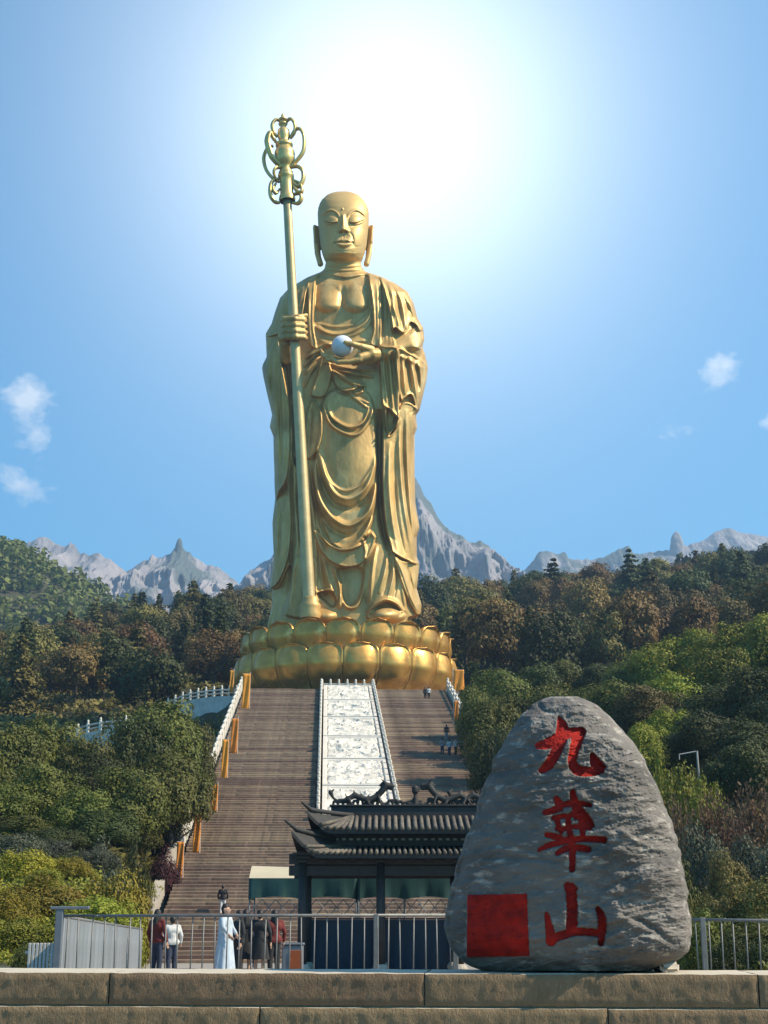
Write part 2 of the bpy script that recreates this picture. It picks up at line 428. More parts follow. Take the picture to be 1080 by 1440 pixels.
# ---- robed body relief
hb = HM(355, 615, 374, 890, 0.5); hb.fw, hb.fh = 1.2, 1.08
LT = [(374, 458), (378, 456), (382, 452), (390, 432), (405, 406.7), (419, 394), (438, 387), (455, 381.7), (469, 373.5), (473, 373.5), (491, 374.5), (502, 375), (512, 370), (517, 368.8), (530, 370.5), (555, 376),
      (583, 382.5), (600, 379), (614, 384.5), (667, 386), (700, 387), (736, 383), (778, 384.5), (811, 381.7), (825, 379), (829, 383), (853, 381.7), (879, 376), (890, 375)]
RT = [(374, 507), (378, 510), (382, 514), (388, 534.5), (399, 556.7), (410, 573), (427, 581.7), (447, 587), (461, 595.5), (477, 597), (488, 594), (498, 597.5), (513, 601), (517, 601.7), (536, 599.7),
      (575, 590.5), (583, 585), (601, 586.5), (611, 583), (667, 583), (708, 584.5), (741, 590), (755, 586), (783, 586.5), (793, 590), (828, 586), (850, 593), (864, 591.4), (867, 580), (873, 577.5), (890, 577)]
panelS = hb.panel; fold = hb.fold
# chest
chest = [(452, 384), (443, 400), (442, 430), (442, 456), (456, 466), (473, 470), (496, 465), (514, 452), (521, 436), (520, 400), (516, 386), (485, 390)]
hb.panel(chest, -5, 2.5)
cm = hb.mask(chest)
for cx, sg in ((461, -1), (501, 1)):
    dx, dy = (hb.X-cx)/20.0, (hb.Y-427)/np.where(hb.Y > 427, 14.0, 27.0)
    hb.H += cm*8*np.clip(1-dx**2-dy**2, 0, 1)**1.15
fold([(482, 398), (481, 420), (482, 440)], 3, -2.5, m=cm)
fold([(455, 396), (470, 402), (482, 404), (498, 402), (513, 396)], 5, 2, m=cm)
fold([(442, 455), (456, 465), (473, 469), (496, 464), (514, 452), (522, 436)], 2.4, 5, .1)
fold([(443, 453), (468, 459.5), (499, 456), (519, 441)], 1.4, 2.5, .1)
fold([(470, 474), (497, 471), (516, 459), (524, 444)], 1.5, 2.6, .2)
# collars
panelS([(433, 391), (446, 386), (444, 400), (442, 430), (442, 460), (446, 487), (437, 488), (431, 470), (432, 430)], 6, 2, 1.8)
panelS([(517, 384), (534, 389), (537, 430), (537, 470), (533, 487), (520, 484), (524, 465), (524, 440), (521, 410)], 6, 2, 1.8)
fold([(437, 392), (435, 430), (436, 470), (441, 487)], 1.4, 1.6)
fold([(529, 390), (531, 430), (531, 480)], 1.2, 1.2)
# left shoulder cape (photo left)
capeL = [(433, 391), (407, 405), (394, 419), (387, 438), (381, 455), (373, 470), (378, 474), (390, 471), (399, 468), (412, 466), (424, 452), (430, 420)]
panelS(capeL, 6, 2, 2); mL = hb.mask(capeL)
for q in ([(425, 398), (405, 425), (392, 455)], [(418, 400), (398, 425), (384, 458)], [(428, 400), (420, 430), (408, 458)], [(430, 415), (424, 440), (415, 462)]): fold(q, 2.6, 3.0, m=mL)
# right shoulder cape
capeR = [(534, 388), (556, 398), (573, 410), (582, 427), (587, 447), (596, 462), (590, 466), (585, 458), (577, 454), (573, 465), (566, 469), (556, 462), (552, 466), (548, 440), (540, 410)]
panelS(capeR, 9, 2, 3); mR = hb.mask(capeR)
for q in ([(545, 395), (553, 420), (554, 462)], [(553, 398), (565, 425), (571, 464)], [(562, 404), (576, 430), (578, 452)], [(568, 408), (582, 436), (590, 462)], [(548, 420), (559, 445), (562, 466)]): fold(q, 2.8, 4.2, m=mR)
for q in ([(558, 415), (563, 440), (566, 462)], [(572, 425), (577, 440), (583, 456)]): fold(q, 2.2, -4, m=mR)
# strip between collar and right cape down to the forearm
stripR = [(537, 396), (548, 420), (552, 465), (556, 488), (534, 488), (537, 470), (538, 430)]
panelS(stripR, 3, 2, 1.0)
for q in ([(541, 405), (543, 440), (543, 484)], [(546, 420), (548, 455), (549, 486)]): fold(q, 1.6, 2.0)
# upper arm + forearm (photo right)
fold([(580, 462), (588, 478), (590, 492)], 12, 8, .2)
fold([(594, 492), (575, 485), (550, 492), (535, 497)], 11, 12, .15)
# sleeve drapery over the right forearm
slvR = [(531, 488), (545, 486), (560, 490), (562, 520), (562, 560), (561, 592), (553, 605), (545, 613), (542, 598), (540, 580), (536, 560), (534, 520)]
panelS(slvR, 12, 2, 3.0); m = hb.mask(slvR)
for q in ([(537, 490), (541, 530), (545, 570)], [(546, 490), (550, 530), (553, 575), (552, 595)], [(555, 492), (558, 540), (558, 590)]): fold(q, 2.3, 3.5, m=m)
for q in ([(541, 495), (545, 540), (549, 575)], [(551, 495), (554, 540), (556, 580)]): fold(q, 1.7, -3.5, m=m)
panelS([(545, 573), (558, 585), (560, 592), (546, 611), (543, 592)], -9, 2, 0)
fold([(536, 566), (546, 574), (558, 585), (561, 593), (552, 605), (544, 613)], 1.5, 5, .1)
slvR2 = [(556, 492), (577, 496), (598, 510), (601, 520), (599, 540), (591, 577), (584, 574), (578, 556), (570, 560), (562, 560)]
panelS(slvR2, 8, 2, 2); m = hb.mask(slvR2)
for q in ([(565, 498), (568, 530), (570, 556)], [(576, 499), (582, 530), (588, 572)], [(588, 506), (592, 530), (590, 560)], [(560, 500), (580, 508), (597, 520)]): fold(q, 2.4, 4, m=m)
for q in ([(571, 500), (575, 530), (578, 553)], [(583, 504), (588, 528), (590, 550)]): fold(q, 1.8, -4, m=m)
# long outer robe (photo right)
outR = [(538, 600), (537, 650), (537.5, 690), (541, 735), (549, 770), (553, 778), (570, 788), (588, 794), (594, 785), (598, 742), (592, 700), (592, 610), (588, 577), (575, 565), (563, 570), (556, 600), (546, 612)]
panelS(outR, 10, 2.2, 2.6); m = hb.mask(outR)
for q in ([(563, 590), (562, 630), (566, 690), (574, 745), (583, 790)], [(572, 575), (573, 640), (578, 720), (584, 770)], [(548, 620), (547, 680), (553, 740), (562, 780)], [(579, 580), (580, 640), (583, 700)]): fold(q, 2.6, 4.2, m=m)
for q in ([(567, 590), (567, 640), (571, 700), (579, 760)], [(556, 615), (555, 680), (560, 735), (569, 782)]): fold(q, 2.0, -3.4, m=m)
# gap between skirt and outer robe
fold([(534, 575), (533, 640), (534, 700), (539, 745), (548, 776)], 3.2, -14, .12)
# flap right bottom
panelS([(553, 780), (566, 788), (588, 794), (588, 828), (594, 850), (592, 866), (584, 863), (573, 842), (562, 812)], 6, 2, 1.5)
fold([(556, 783), (566, 805), (577, 838), (588, 861)], 1.6, 4, .1)
fold([(570, 792), (578, 820), (588, 850)], 2.2, -4, .2)
# left sleeve (photo left)
slvL = [(391, 474), (396, 505), (402, 536), (407, 569), (408.5, 605), (408, 639), (404, 672), (394, 692), (386, 708), (380, 690), (379, 614), (374, 600), (378, 583), (367, 540), (364, 515), (376, 497)]
panelS(slvL, 13, 2.2, 2.4); m = hb.mask(slvL)
for q in ([(388, 485), (385, 530), (390, 600), (393, 690)], [(380, 500), (377, 530), (385, 580), (388, 640)], [(396, 515), (398, 570), (400, 620), (397, 680)], [(372, 515), (374, 545), (382, 590)]): fold(q, 2.5, 3.6, m=m)
for q in ([(384, 495), (381, 540), (386, 600), (389, 670)], [(392, 500), (394, 560), (396, 630), (394, 680)]): fold(q, 1.7, -2.8, m=m)
# dark gap beside the staff
panelS([(397, 482), (412, 480), (420, 520), (424, 600), (424, 650), (412, 652), (409, 600), (405, 550), (400, 510)], -22, 4)
fold([(418, 520), (411, 560), (412, 620), (417, 648)], 1.3, 9, .1)
# diagonal folds under the pearl arm
for q in ([(428, 504), (445, 495), (466, 484)], [(427, 516), (440, 502), (455, 490)], [(427, 528), (438, 512), (450, 499)], [(428, 545), (436, 525), (447, 510)], [(430, 500), (450, 487), (468, 482)]): fold(q, 2.0, 5.5, .25)
for q in ([(428, 510), (443, 498), (460, 488)], [(428, 522), (440, 506), (452, 495)]): fold(q, 1.5, -4, .2)
fold([(445, 476), (470, 484), (500, 480), (520, 478)], 3.0, 4, .2)
for q in ([(455, 508), (480, 516), (505, 520), (528, 520)], [(458, 513), (484, 522), (508, 527), (526, 530)], [(462, 518), (484, 530), (500, 538), (515, 543)]): fold(q, 2.2, 5, .2)
for q in ([(455, 511), (480, 519), (508, 523)], [(462, 516), (484, 526), (510, 534)]): fold(q, 1.5, -3.5, .2)
# sash flaps and knot
panelS([(452, 502), (447, 525), (437, 553), (446, 559), (457, 556), (464, 540), (467, 522), (461, 506)], 7, 1.6, 2.0)
panelS([(467, 519), (490, 534), (511, 543), (499, 548), (484, 551), (472, 542)], 6, 1.6, 2.0)
fold([(489, 552), (498, 546), (508, 541), (513, 545), (505, 553), (496, 552)], 1.6, 4, .1)
for q in ([(493, 553), (505, 560), (520, 568)], [(488, 551), (503, 563), (518, 574)], [(475, 527), (492, 538), (503, 545)]): fold(q, 1.7, 3.5, .2)
fold([(470, 545), (480, 552), (500, 557), (518, 563)], 1.6, -3, .2)
# ribbon loop left of the belly
panelS([(440, 563), (452, 579), (453.5, 611), (446, 634), (433, 646), (429, 632), (430, 600), (433, 575)], 8, 1.6, 2.2)
fold([(438, 575), (436, 605), (434, 636)], 2.5, -3)
# skirt belly
skirt = [(456, 556), (490, 545), (522, 556), (531, 622), (532, 690), (522, 740), (505, 770), (484, 775), (462, 760), (447, 720), (440, 660), (446, 610)]
panelS(skirt, 7, 4)
hb.blob(491, 640, 34, 75, 6, 1.0)
def U(q, wd, h): fold(q, wd, h, .18)
U([(459, 566), (466, 586), (484, 598.6), (498, 600), (512, 591.7), (520, 570)], 1.8, 4.5)
U([(454, 566), (465, 596), (490, 611), (506, 608), (520, 589), (525, 571)], 2.0, 5.0)
U([(456, 566), (466, 591), (487, 605), (502, 604), (516, 590), (522, 571)], 1.3, -3)
U([(447, 628), (454, 661), (467, 689), (482, 700.5), (498, 699), (518, 680), (532, 636)], 3.0, 8)
U([(453, 640), (461, 672), (482, 690), (506, 682), (524, 655)], 1.5, 3.2)
U([(445, 640), (452, 677), (465, 704), (482, 714), (500, 712), (520, 694), (532, 655)], 3.2, -6)
U([(440, 645), (446, 691), (462, 722), (484, 738), (501, 735), (521, 714), (532, 666)], 3.2, 9)
U([(438, 660), (444, 705), (460, 738), (484, 753), (503, 748), (524, 722), (533, 690)], 3.0, -5)
U([(437, 655), (441, 715), (453, 752), (470, 766), (484, 771), (503, 761), (520, 735), (531, 700)], 2.8, 6)
U([(432, 650), (436, 710), (444, 750)], 2.4, 5); U([(436, 650), (440, 700), (446, 740)], 1.6, -4)
hem = [(440, 744), (446, 762), (452, 776), (465, 790), (483, 797.5), (499, 797), (514, 788), (523, 774), (528, 757), (522, 748), (514, 758), (505, 765), (484, 772), (465, 765), (452, 752)]
panelS(hem, 9, 1.8, 2.4)
fold([(510, 757), (514, 775), (512, 786)], 1.6, 4, .1); fold([(513, 755), (522, 748), (529, 757)], 1.8, 4.5, .1)
fold([(446, 748), (455, 762), (458, 775)], 2.2, -4)
# lower robe
panelS([(473, 799), (512, 799), (509, 835), (498, 852), (487, 852), (480, 842), (477, 822)], -9, 4)
U([(481, 836), (486, 851), (494, 855), (502, 851), (509, 835), (513, 801)], 1.9, 5)
fold([(470, 798), (476, 815), (479, 832), (477, 856)], 2.0, 6, .1)
fold([(455, 785), (462, 815), (472, 846)], 2.4, 3.5); fold([(448, 775), (452, 810), (458, 838)], 2.2, -3.5)
panelS([(445, 835), (458, 831), (469, 833), (474, 848), (467, 855), (456, 846)], -12, 2.4)
fold([(443, 834), (458, 829), (470, 831)], 1.5, 4, .1)
hb.blob(543, 815, 34, 60, 11, .8)
for q in ([(545, 770), (542, 800), (532, 835)], [(553, 785), (553, 810), (545, 842)], [(530, 765), (524, 800), (520, 850)], [(563, 812), (568, 840), (571, 864)]): fold(q, 1.9, 3.8)
for q in ([(549, 780), (548, 805), (538, 838)], [(558, 800), (558, 820), (553, 845)]): fold(q, 1.5, -3.5)
fold([(516, 862), (528, 850), (543, 843), (558, 849), (567, 862)], 2.4, 8, .1)
fold([(519, 868), (530, 857), (545, 850), (560, 857), (566, 866)], 2.2, -6, .1)
hb.blob(543, 866, 28, 11, 20, .6); hb.blob(452, 866, 22, 10, 14, .6)
# outer left lower robe
panelS([(384, 696), (395, 682), (404, 664), (410, 720), (409, 760), (404, 792), (391, 820), (376, 830), (376, 811), (379, 778), (377, 736)], 8, 2, 2.4)
for q in ([(398, 695), (398, 740), (394, 800)], [(390, 710), (389, 760), (386, 815)], [(404, 690), (404, 740), (401, 785)]): fold(q, 2.0, 3.2)
fold([(394, 705), (394, 750), (390, 805)], 1.6, -3)
panelS([(378, 832), (392, 824), (405, 797), (411, 800), (408, 830), (398, 860), (392, 880), (370, 880)], -9, 3)
panelS([(412, 790), (426, 780), (446, 786), (448, 832), (446, 868), (404, 868), (402, 850)], 6, 4)
for q in ([(413, 640), (414, 700), (418, 760), (416, 800)], [(424, 650), (428, 720), (430, 800)], [(415, 770), (413, 810), (408, 860)], [(434, 650), (441, 730), (446, 800)]): fold(q, 2.0, 4.6)
for q in ([(418, 650), (421, 720), (424, 770)], [(409, 760), (409, 800), (402, 850)]): fold(q, 1.8, -5)
# hammered unevenness
def blur(H, sg):
    r = int(sg*3); g = np.exp(-(np.arange(-r, r+1)/sg)**2/2); g /= g.sum()
    P = np.pad(H, ((r, r), (0, 0)), 'edge'); H = sum(g[i]*P[i:i+H.shape[0]] for i in range(2*r+1))
    P = np.pad(H, ((0, 0), (r, r)), 'edge'); return sum(g[i]*P[:, i:i+H.shape[1]] for i in range(2*r+1))
hb.H = .35*blur(hb.H, 1.4)+.65*hb.H
hb.H += 0.30*fbm(hb.X/16, hb.Y/26, seed=3, oc=3) + .05*fbm(hb.X/3.2, hb.Y/3.6, seed=9, oc=2)
BT = [(374, 24), (380, 28), (386, 34), (400, 44), (430, 52), (470, 54), (520, 56), (600, 56), (700, 58), (800, 62), (890, 68)]
dn_ = lambda T, sd: [(y, float(interp(T, y)) + 0.5*float(fbm(y/42, sd, seed=6, oc=2))*min(1, max(0, (y-392)/20))) for y in np.arange(374, 890, 1.5)]
LT, RT = dn_(LT, 1.5), dn_(RT, 7.5)
rows = np.arange(376, 884, 1.0)
def soft_sil(T, fn):
    a = np.array(T); v = a[:, 1].copy(); w_ = 16
    e = np.array([fn(v[max(0, i-w_):i+w_+1]) for i in range(len(v))]); e = np.where(a[:, 0] < 470, v, e)
    g = np.exp(-(np.arange(-24, 25)/9.0)**2/2); g /= g.sum(); q = np.convolve(np.pad(e, 24, 'edge'), g, 'valid')
    k_ = sstep(455, 500, a[:, 0]); return list(zip(a[:, 0], v*(1-k_)+q*k_))
SIL = (soft_sil(LT, np.min), soft_sil(RT, np.max))
V, Fc = relief_solid(hb, rows, LT, RT, lambda y: interp(BT, y), lambda y: interp(BT, y)*.9, Y0, K, 250, S0, sil=SIL)
link('robe', mesh_np('robe', V, Fc, M['gold']), statue)

# ---- head
hh = HM(430, 536, 262, 396, 0.25)
cx = 483.0
hh.blob(cx, 350, 17, 10, 3.2, .8); hh.blob(cx, 361, 24, 8, 1.5)
hh.fold([(470, 346.5), (483, 349), (496, 346.5)], 1.3, -1.2)
# nose
for t in np.linspace(0, 1, 26):
    yy = 302+21*t
    hh.H += (1.1+1.25*t)*np.exp(-((hh.X-(482.6+.4*t))/(2.3+2.6*t))**2-((hh.Y-yy)/1.5)**2)*.85
hh.blob(483, 322.5, 6.0, 4.2, 4.6, .8); hh.blob(476.8, 324.4, 3.2, 2.8, 3.2, .8); hh.blob(489.2, 324.4, 3.2, 2.8, 3.2, .8)
hh.blob(479.3, 326.8, 1.3, 1.0, -3); hh.blob(486.7, 326.8, 1.3, 1.0, -3)
# brows, lids, eyes
for sx in (-1, 1):
    m = lambda q: [(cx+sx*a, b) for a, b in q]
    hh.fold(m([(5, 307), (9, 299.5), (17, 295.2), (25, 298), (31, 305)]), 1.3, 1.5, .15)
    hh.fold(m([(6, 308.5), (10, 302), (17, 298.6), (24, 301), (29, 307)]), 1.8, -1.5, .2)
    hh.blob(cx+sx*18.5, 309.5, 11, 7.0, 3.2, .8)
    hh.fold(m([(9, 313), (14, 314.4), (20, 313.6), (27, 310.5)]), .75, -2.2, .1)
    hh.fold(m([(8, 311), (14, 312.2), (20, 311.4), (28, 308.5)]), .8, 1.1, .1)
    hh.fold(m([(10, 316.6), (17, 318.2), (25, 315)]), 1.2, -.8, .2)
    hh.blob(cx+sx*19, 333, 15, 14, 2.6, .9)
    hh.fold(m([(8.5, 326), (12.5, 332), (14, 341)]), 1.5, -1.0, .25)
    hh.blob(cx+sx*13.2, 341.4, 2.2, 2.2, -1.8)
# mouth
hh.blob(cx, 339.5, 14.5, 8.5, 2.7, 1.0)
hh.fold([(471, 340.6), (477, 338.0), (481, 337.2), (483, 338.2), (485, 337.2), (489, 338.0), (495, 340.6)], 1.5, 2.0, .12)
hh.fold([(472, 341.8), (483, 344.6), (494, 341.8)], 1.8, 2.4, .2)
hh.fold([(470, 341.0), (477, 340.4), (483, 341.0), (489, 340.4), (496, 341.0)], .6, -2.6, .08)
hh.fold([(483, 329), (483, 335)], 1.2, -1.0, .2)
hh.blob(481.6, 293.6, 1.5, 1.5, 1.8, .6)
# neck rings and jaw underside
for yy, r_ in ((374.5, 2.4), (380, 2.6), (386, 3.0)): hh.H += r_*np.exp(-((hh.Y-yy-1.6*((hh.X-484)/28)**2*-1)/1.7)**2)
HL = [(269, 476), (270, 470), (271.5, 465), (274, 460), (280, 453.2), (286, 449.5), (293, 447.4), (300, 446.6), (315, 447.2), (330, 449), (345, 450.4), (355, 452.8), (362, 455.2), (368, 458.5), (372, 457.5), (378, 456.5), (384, 455), (389, 454), (396, 452)]
HR = [(269, 489), (270, 494), (271.5, 498.5), (274, 503.5), (280, 510), (286, 514.8), (293, 517.5), (300, 518.8), (315, 518.6), (330, 517), (345, 515.3), (355, 512.6), (362, 510.2), (368, 507), (372, 507.5), (378, 509), (384, 512), (389, 514), (396, 516)]
HBt = [(269, 3), (270, 8), (272, 14), (276, 20), (282, 26), (290, 31), (300, 34.5), (312, 36), (330, 37), (348, 37), (356, 35), (362, 29), (367, 22), (372, 19), (380, 20), (388, 22), (396, 24)]
HBk = [(269, 3), (272, 14), (280, 26), (300, 38), (330, 40), (350, 34), (370, 26), (396, 26)]
rows = np.concatenate([np.arange(269, 276, .35), np.arange(276, 395, .6)])
V, Fc = relief_solid(hh, rows, HL, HR, lambda y: interp(HBt, y), lambda y: interp(HBk, y), Y0-1.0, K, 190, S0, ex=2.15, ex2=2.05, fade=.12)
head = link('head', mesh_np('head', V, Fc, M['gold_face']), statue)
# ears: long lobes
for sx, (tx, ty, bx, by) in ((-1, (443, 320, 450.5, 374)), (1, (522.5, 320, 515.5, 374))):
    P = lambda px, py, d: SPp(px, py, d)
    c = []
    def cap(a, b, r0, r1): c.append((P(*a), P(*b), r0*K, r1*K))
    cap((tx-sx*.3, ty, 1), (tx-sx*1.2, ty+18, 2), 3.9, 3.6)
    cap((tx-sx*3.5, ty+1, 0), (tx-sx*4.5, ty+24, 1), 3.6, 3.4); cap((tx-sx*6, ty+4, -3), (tx-sx*7, ty+30, -2), 3.2, 2.6)
    cap((tx-sx*1.2, ty+18, 2), (tx-sx*3.2, ty+36, 3), 3.8, 4.3); cap((tx-sx*4.5, ty+24, 1), (tx-sx*5.5, ty+40, 2), 3.2, 3.4); cap((tx-sx*3.2, ty+36, 3), (bx, by-3, 4), 4.3, 4.7)
    cap((tx-sx*1, ty+2, -5), (tx-sx*2.5, ty+22, -6), 3.4, 3.2); cap((tx+sx*1.2, ty-2, 6), (tx-sx*.4, ty+20, 7), 1.8, 1.6)
    cap((tx, ty, -6), (tx+sx*.8, ty-2.5, 5), 2.4, 2.0)
    link('ear', blob_mesh('ear', c, .12, M['gold_face']), head)

# ---- staff
def stf(py, dx=0, dd=0):     # point on the staff's axis line at photo row py
    px = 404+(py-283)*(436-404)/(866-283.0); return SPp(px+dx, py, 80+dd)
mb = MB(); n = 40
ys = np.linspace(866, 280, n); mb.tube([stf(y) for y in ys], [K*(8.3+(6.1-8.3)*(866-y)/586) for y in ys], 20)
staff = mb.build('staff', M['gold_staff'], statue, True)
ax = (stf(200)-stf(800)).normalized()
qa = ax.to_track_quat('Z', 'Y').to_matrix()
mb = MB()
fin0 = stf(281); fz = lambda y: (281-y)*K*1.075
prof = [(10.5, 283), (11, 280), (10, 276), (8.6, 272), (8.4, 255), (9, 249), (10.5, 247), (10.5, 244.5), (8.5, 243.5), (9.5, 242), (9.5, 240), (7.5, 239), (8, 237.5), (7, 236), (6, 234.5),
        (9, 230), (12.5, 224), (13.4, 219), (12.8, 216), (13.6, 213), (13, 209), (10.5, 204), (9, 202.5), (11, 201.5), (11.5, 198.5), (10.5, 196), (7, 194), (6.3, 192), (8, 187), (8.3, 181), (7.4, 176), (4, 172), (3, 170),
        (5.5, 168), (6.3, 166), (5, 164.5), (2.6, 163), (2.6, 161.5), (5.4, 160.5), (6.0, 159), (3.6, 156.5), (2.2, 155), (1.9, 153), (.9, 150.5), (0.01, 149.5)]
mb.lathe(fin0, [(r*K*1.1, fz(y)) for r, y in prof], 28, qa)
fin = mb.build('finial', M['gold_pale'], staff, True)
def loop(pts, r, dd=0, fl=(1.0, .6)):
    p = crom(pts, 8); q = []
    for i, (x, y) in enumerate(p):
        t = i/(len(p)-1); q.append(SPp(x, y, 80+dd*math.sin(math.pi*t)))
    rr = [K*r*1.8*(.75+.35*math.sin(math.pi*i/(len(p)-1))) for i in range(len(p))]
    m_ = MB(); m_.tube(q, rr, 10, True, fl); m_.build('ring', M['gold_pale'], staff, True)
loop([(409, 192), (414, 184), (421, 181), (427, 189), (428, 204), (425, 216), (413, 231), (406, 238)], 2.3, 5)
loop([(391, 203), (384, 194), (380, 186), (376.5, 192), (376, 202), (382, 220), (393, 233), (397, 238)], 2.5, 9)
loop([(384, 205), (376, 209), (371, 222), (374, 238), (383, 250), (392, 256)], 2.2, -3)
loop([(406, 236), (418, 234), (425.5, 240), (426.5, 252), (420, 262), (413, 257), (411, 248)], 2.6, 4)
loop([(396, 236), (388, 236), (385, 243), (389, 254)], 1.8, 10)
loop([(392, 252), (384, 254), (380, 263), (381, 276), (387, 284), (393, 285)], 2.5, 4)
loop([(388, 258), (384, 266), (388, 272), (393, 266)], 1.8, 6)
loop([(412, 254), (421, 258), (425, 267), (421, 271), (414, 264), (411, 257)], 2.2, 6)
loop([(412, 274), (421, 272), (424, 279), (419, 286), (411, 285)], 2.3, 4)
loop([(401, 174), (408, 167), (414.5, 174), (414, 186), (408, 195)], 2.1, 4)
loop([(396, 172), (389, 168), (383, 174), (384, 184), (390, 193)], 2.1, 4)
# foot socket of the staff
mb = MB(); mb.lathe(stf(870), [(K*13, 0), (K*14.5, K*6), (K*13, K*11), (K*14, K*15), (K*13.6, K*19), (K*11, K*22), (K*11.6, K*26), (K*9, K*29)], 26)
mb.build('staff_socket', M['gold'], statue, True)

# ---- pearl
b = bmesh.new(); bmesh.ops.create_uvsphere(b, u_segments=40, v_segments=24, radius=15.4*K); me = bpy.data.meshes.new('pearl'); b.to_mesh(me); b.free()
me.materials.append(M['pearl']); me.polygons.foreach_set('use_smooth', np.ones(len(me.polygons), bool))
link('pearl', me, statue, SPp(481.5, 487, 84))
# ---- hand under the pearl
c = []
def cap(a, b, r0, r1): c.append((SPp(*a), SPp(*b), r0*K, r1*K))
cap((536, 499, 62), (522, 499, 78), 11, 10); cap((522, 499, 78), (506, 503, 86), 9.5, 8); cap((522, 503, 74), (503, 507, 80), 9, 7); cap((515, 505, 70), (498, 509, 74), 7, 6)
for i, (d0, tipx, tipy, up) in enumerate(((92, 470, 507, 0), (87, 461, 506, 0), (80, 456, 502, 0), (73, 455, 498, 0))):
    r = (3.9, 4.1, 3.9, 3.4)[i]
    cap((505, 506-i*.4, d0-3), (489, 509-i*.6, d0), r+.9, r+.3); cap((489, 509-i*.6, d0), (475, 509.5-i*1.2, d0+1), r+.3, r-.2); cap((475, 509.5-i*1.2, d0+1), (tipx, tipy, d0), r-.2, r-1)
    cap((tipx, tipy, d0), (tipx-4, tipy-6, d0-1), r-.9, r-1.4)
cap((521, 492, 82), (508, 487.5, 92), 7, 5.2); cap((508, 487.5, 92), (496, 484, 97), 5.0, 4.4); cap((496, 484, 97), (486, 481.5, 99), 4.4, 3.4)
link('hand', blob_mesh('hand', c, .13, M['gold'], 3), statue)
# ---- hand gripping the staff
c = []
for i, yy in enumerate((449, 457.5, 466, 474)):
    o = (0, .8, .6, -1)[i]; q = 413+(yy-460)*.055
    cap((q-15, yy+1, 74), (q-12, yy, 90), 4.8, 4.9); cap((q-12, yy, 90), (q+2, yy-.4, 96+o), 4.9, 4.7); cap((q+2, yy-.4, 96+o), (q+13, yy+.6, 91+o), 4.6, 4.3); cap((q+13, yy+.6, 91+o), (q+16.5, yy+1.6, 82), 4.3, 3.5)
cap((398, 448, 74), (399, 474, 74), 7, 8); cap((399, 474, 72), (402, 486, 64), 9.5, 10); cap((402, 484, 66), (403, 502, 50), 10.5, 12)
cap((404, 449, 78), (420, 446, 90), 5, 4.6); cap((420, 446, 88), (430, 443.5, 84), 4.4, 3.4)
link('hand', blob_mesh('hand', c, .13, M['gold'], 2), statue)

# ================================================================== lotus
Zb = 31.1
LX = S0.x; lotus = empty('lotus_pedestal', (LX, Y0, Zb))
tag(lotus, 'round gilded lotus pedestal of two petal tiers under the standing statue', 'pedestal')
def petal_mesh(name, h, hw, prof, nu=19, nv=28, tip=.05):
    """petal standing on the circle; local frame: +Z up, bulges towards -Y; prof = [(v, radius)]"""
    rows_, V = [], []
    vv = np.sin(np.linspace(0, np.pi/2, nv)); uu = np.linspace(-1, 1, nu)
    wv = np.where(vv < .76, .92+.08*np.sin(vv/.76*np.pi/2), np.clip(1-((vv-.76)/.24)**3.0, 0, 1)**(1/2.6))
    wv = np.maximum(wv, .05)
    for side in (0, 1):
        for j, v in enumerate(vv):
            for u in uu:
                ang = u*wv[j]*hw
                tipz = tip*math.exp(-(u*wv[j]/.13)**2)*max(0, (v-.8)/.2)
                R = np.interp(v, prof[0], prof[1])
                bul = 1.05*(1-abs(u)**2.2)*(.35+.65*math.sin(math.pi*min(v*1.05, 1)))
                rim = (.42*math.exp(-((1-abs(u))/.11)**2) if v < .97 else .42*max(math.exp(-((1-abs(u))/.11)**2), math.exp(-((1-v)/.03)**2)))
                r = R + bul + rim - (.75 if side else 0)
                V.append((r*math.sin(ang), -r*math.cos(ang), h*v+tipz))
    V = np.array(V); n = nu*nv
    f = grid_faces(nv, nu); f2 = f[:, ::-1]+n
    bd = [j*nu for j in range(nv)] + [(nv-1)*nu+i for i in range(1, nu)] + [j*nu+nu-1 for j in range(nv-2, -1, -1)] + [i for i in range(nu-2, 0, -1)]
    side = [[bd[i], bd[(i+1) % len(bd)], bd[(i+1) % len(bd)]+n, bd[i]+n] for i in range(len(bd))]
    return fixn(mesh_np(name, V, np.concatenate([f, f2, np.array(side)]), M['gold_bright']))
NP = 20; HWA = math.pi/NP*1.0
low = petal_mesh('petal', 7.2, HWA, ((0, .15, .35, .6, .85, 1), (11.9, 13.4, 14.7, 15.5, 15.55, 15.45)))
upp = petal_mesh('petal', 10.3, HWA, ((0, .3, .5, .62, .8, 1), (11.4, 12.5, 13.4, 14.0, 14.75, 15.0)))
for k in range(NP):
    a = 2*math.pi*k/NP
    link('petal', upp, lotus, (0, 0, .4), (0, 0, a))
    link('petal', low, lotus, (0, 0, .05), (0, 0, a+math.pi/NP))
mb = MB(); mb.lathe((0, 0, 0), [(.01, 0), (12.6, 0), (13.2, 1.2), (13.9, 5), (13.8, 8.4), (13.3, 9.6), (12.5, 10.2), (.01, 10.2)], 64)
link('core', fixn(mb.mesh('core', M['gold_bright'], True)), lotus)
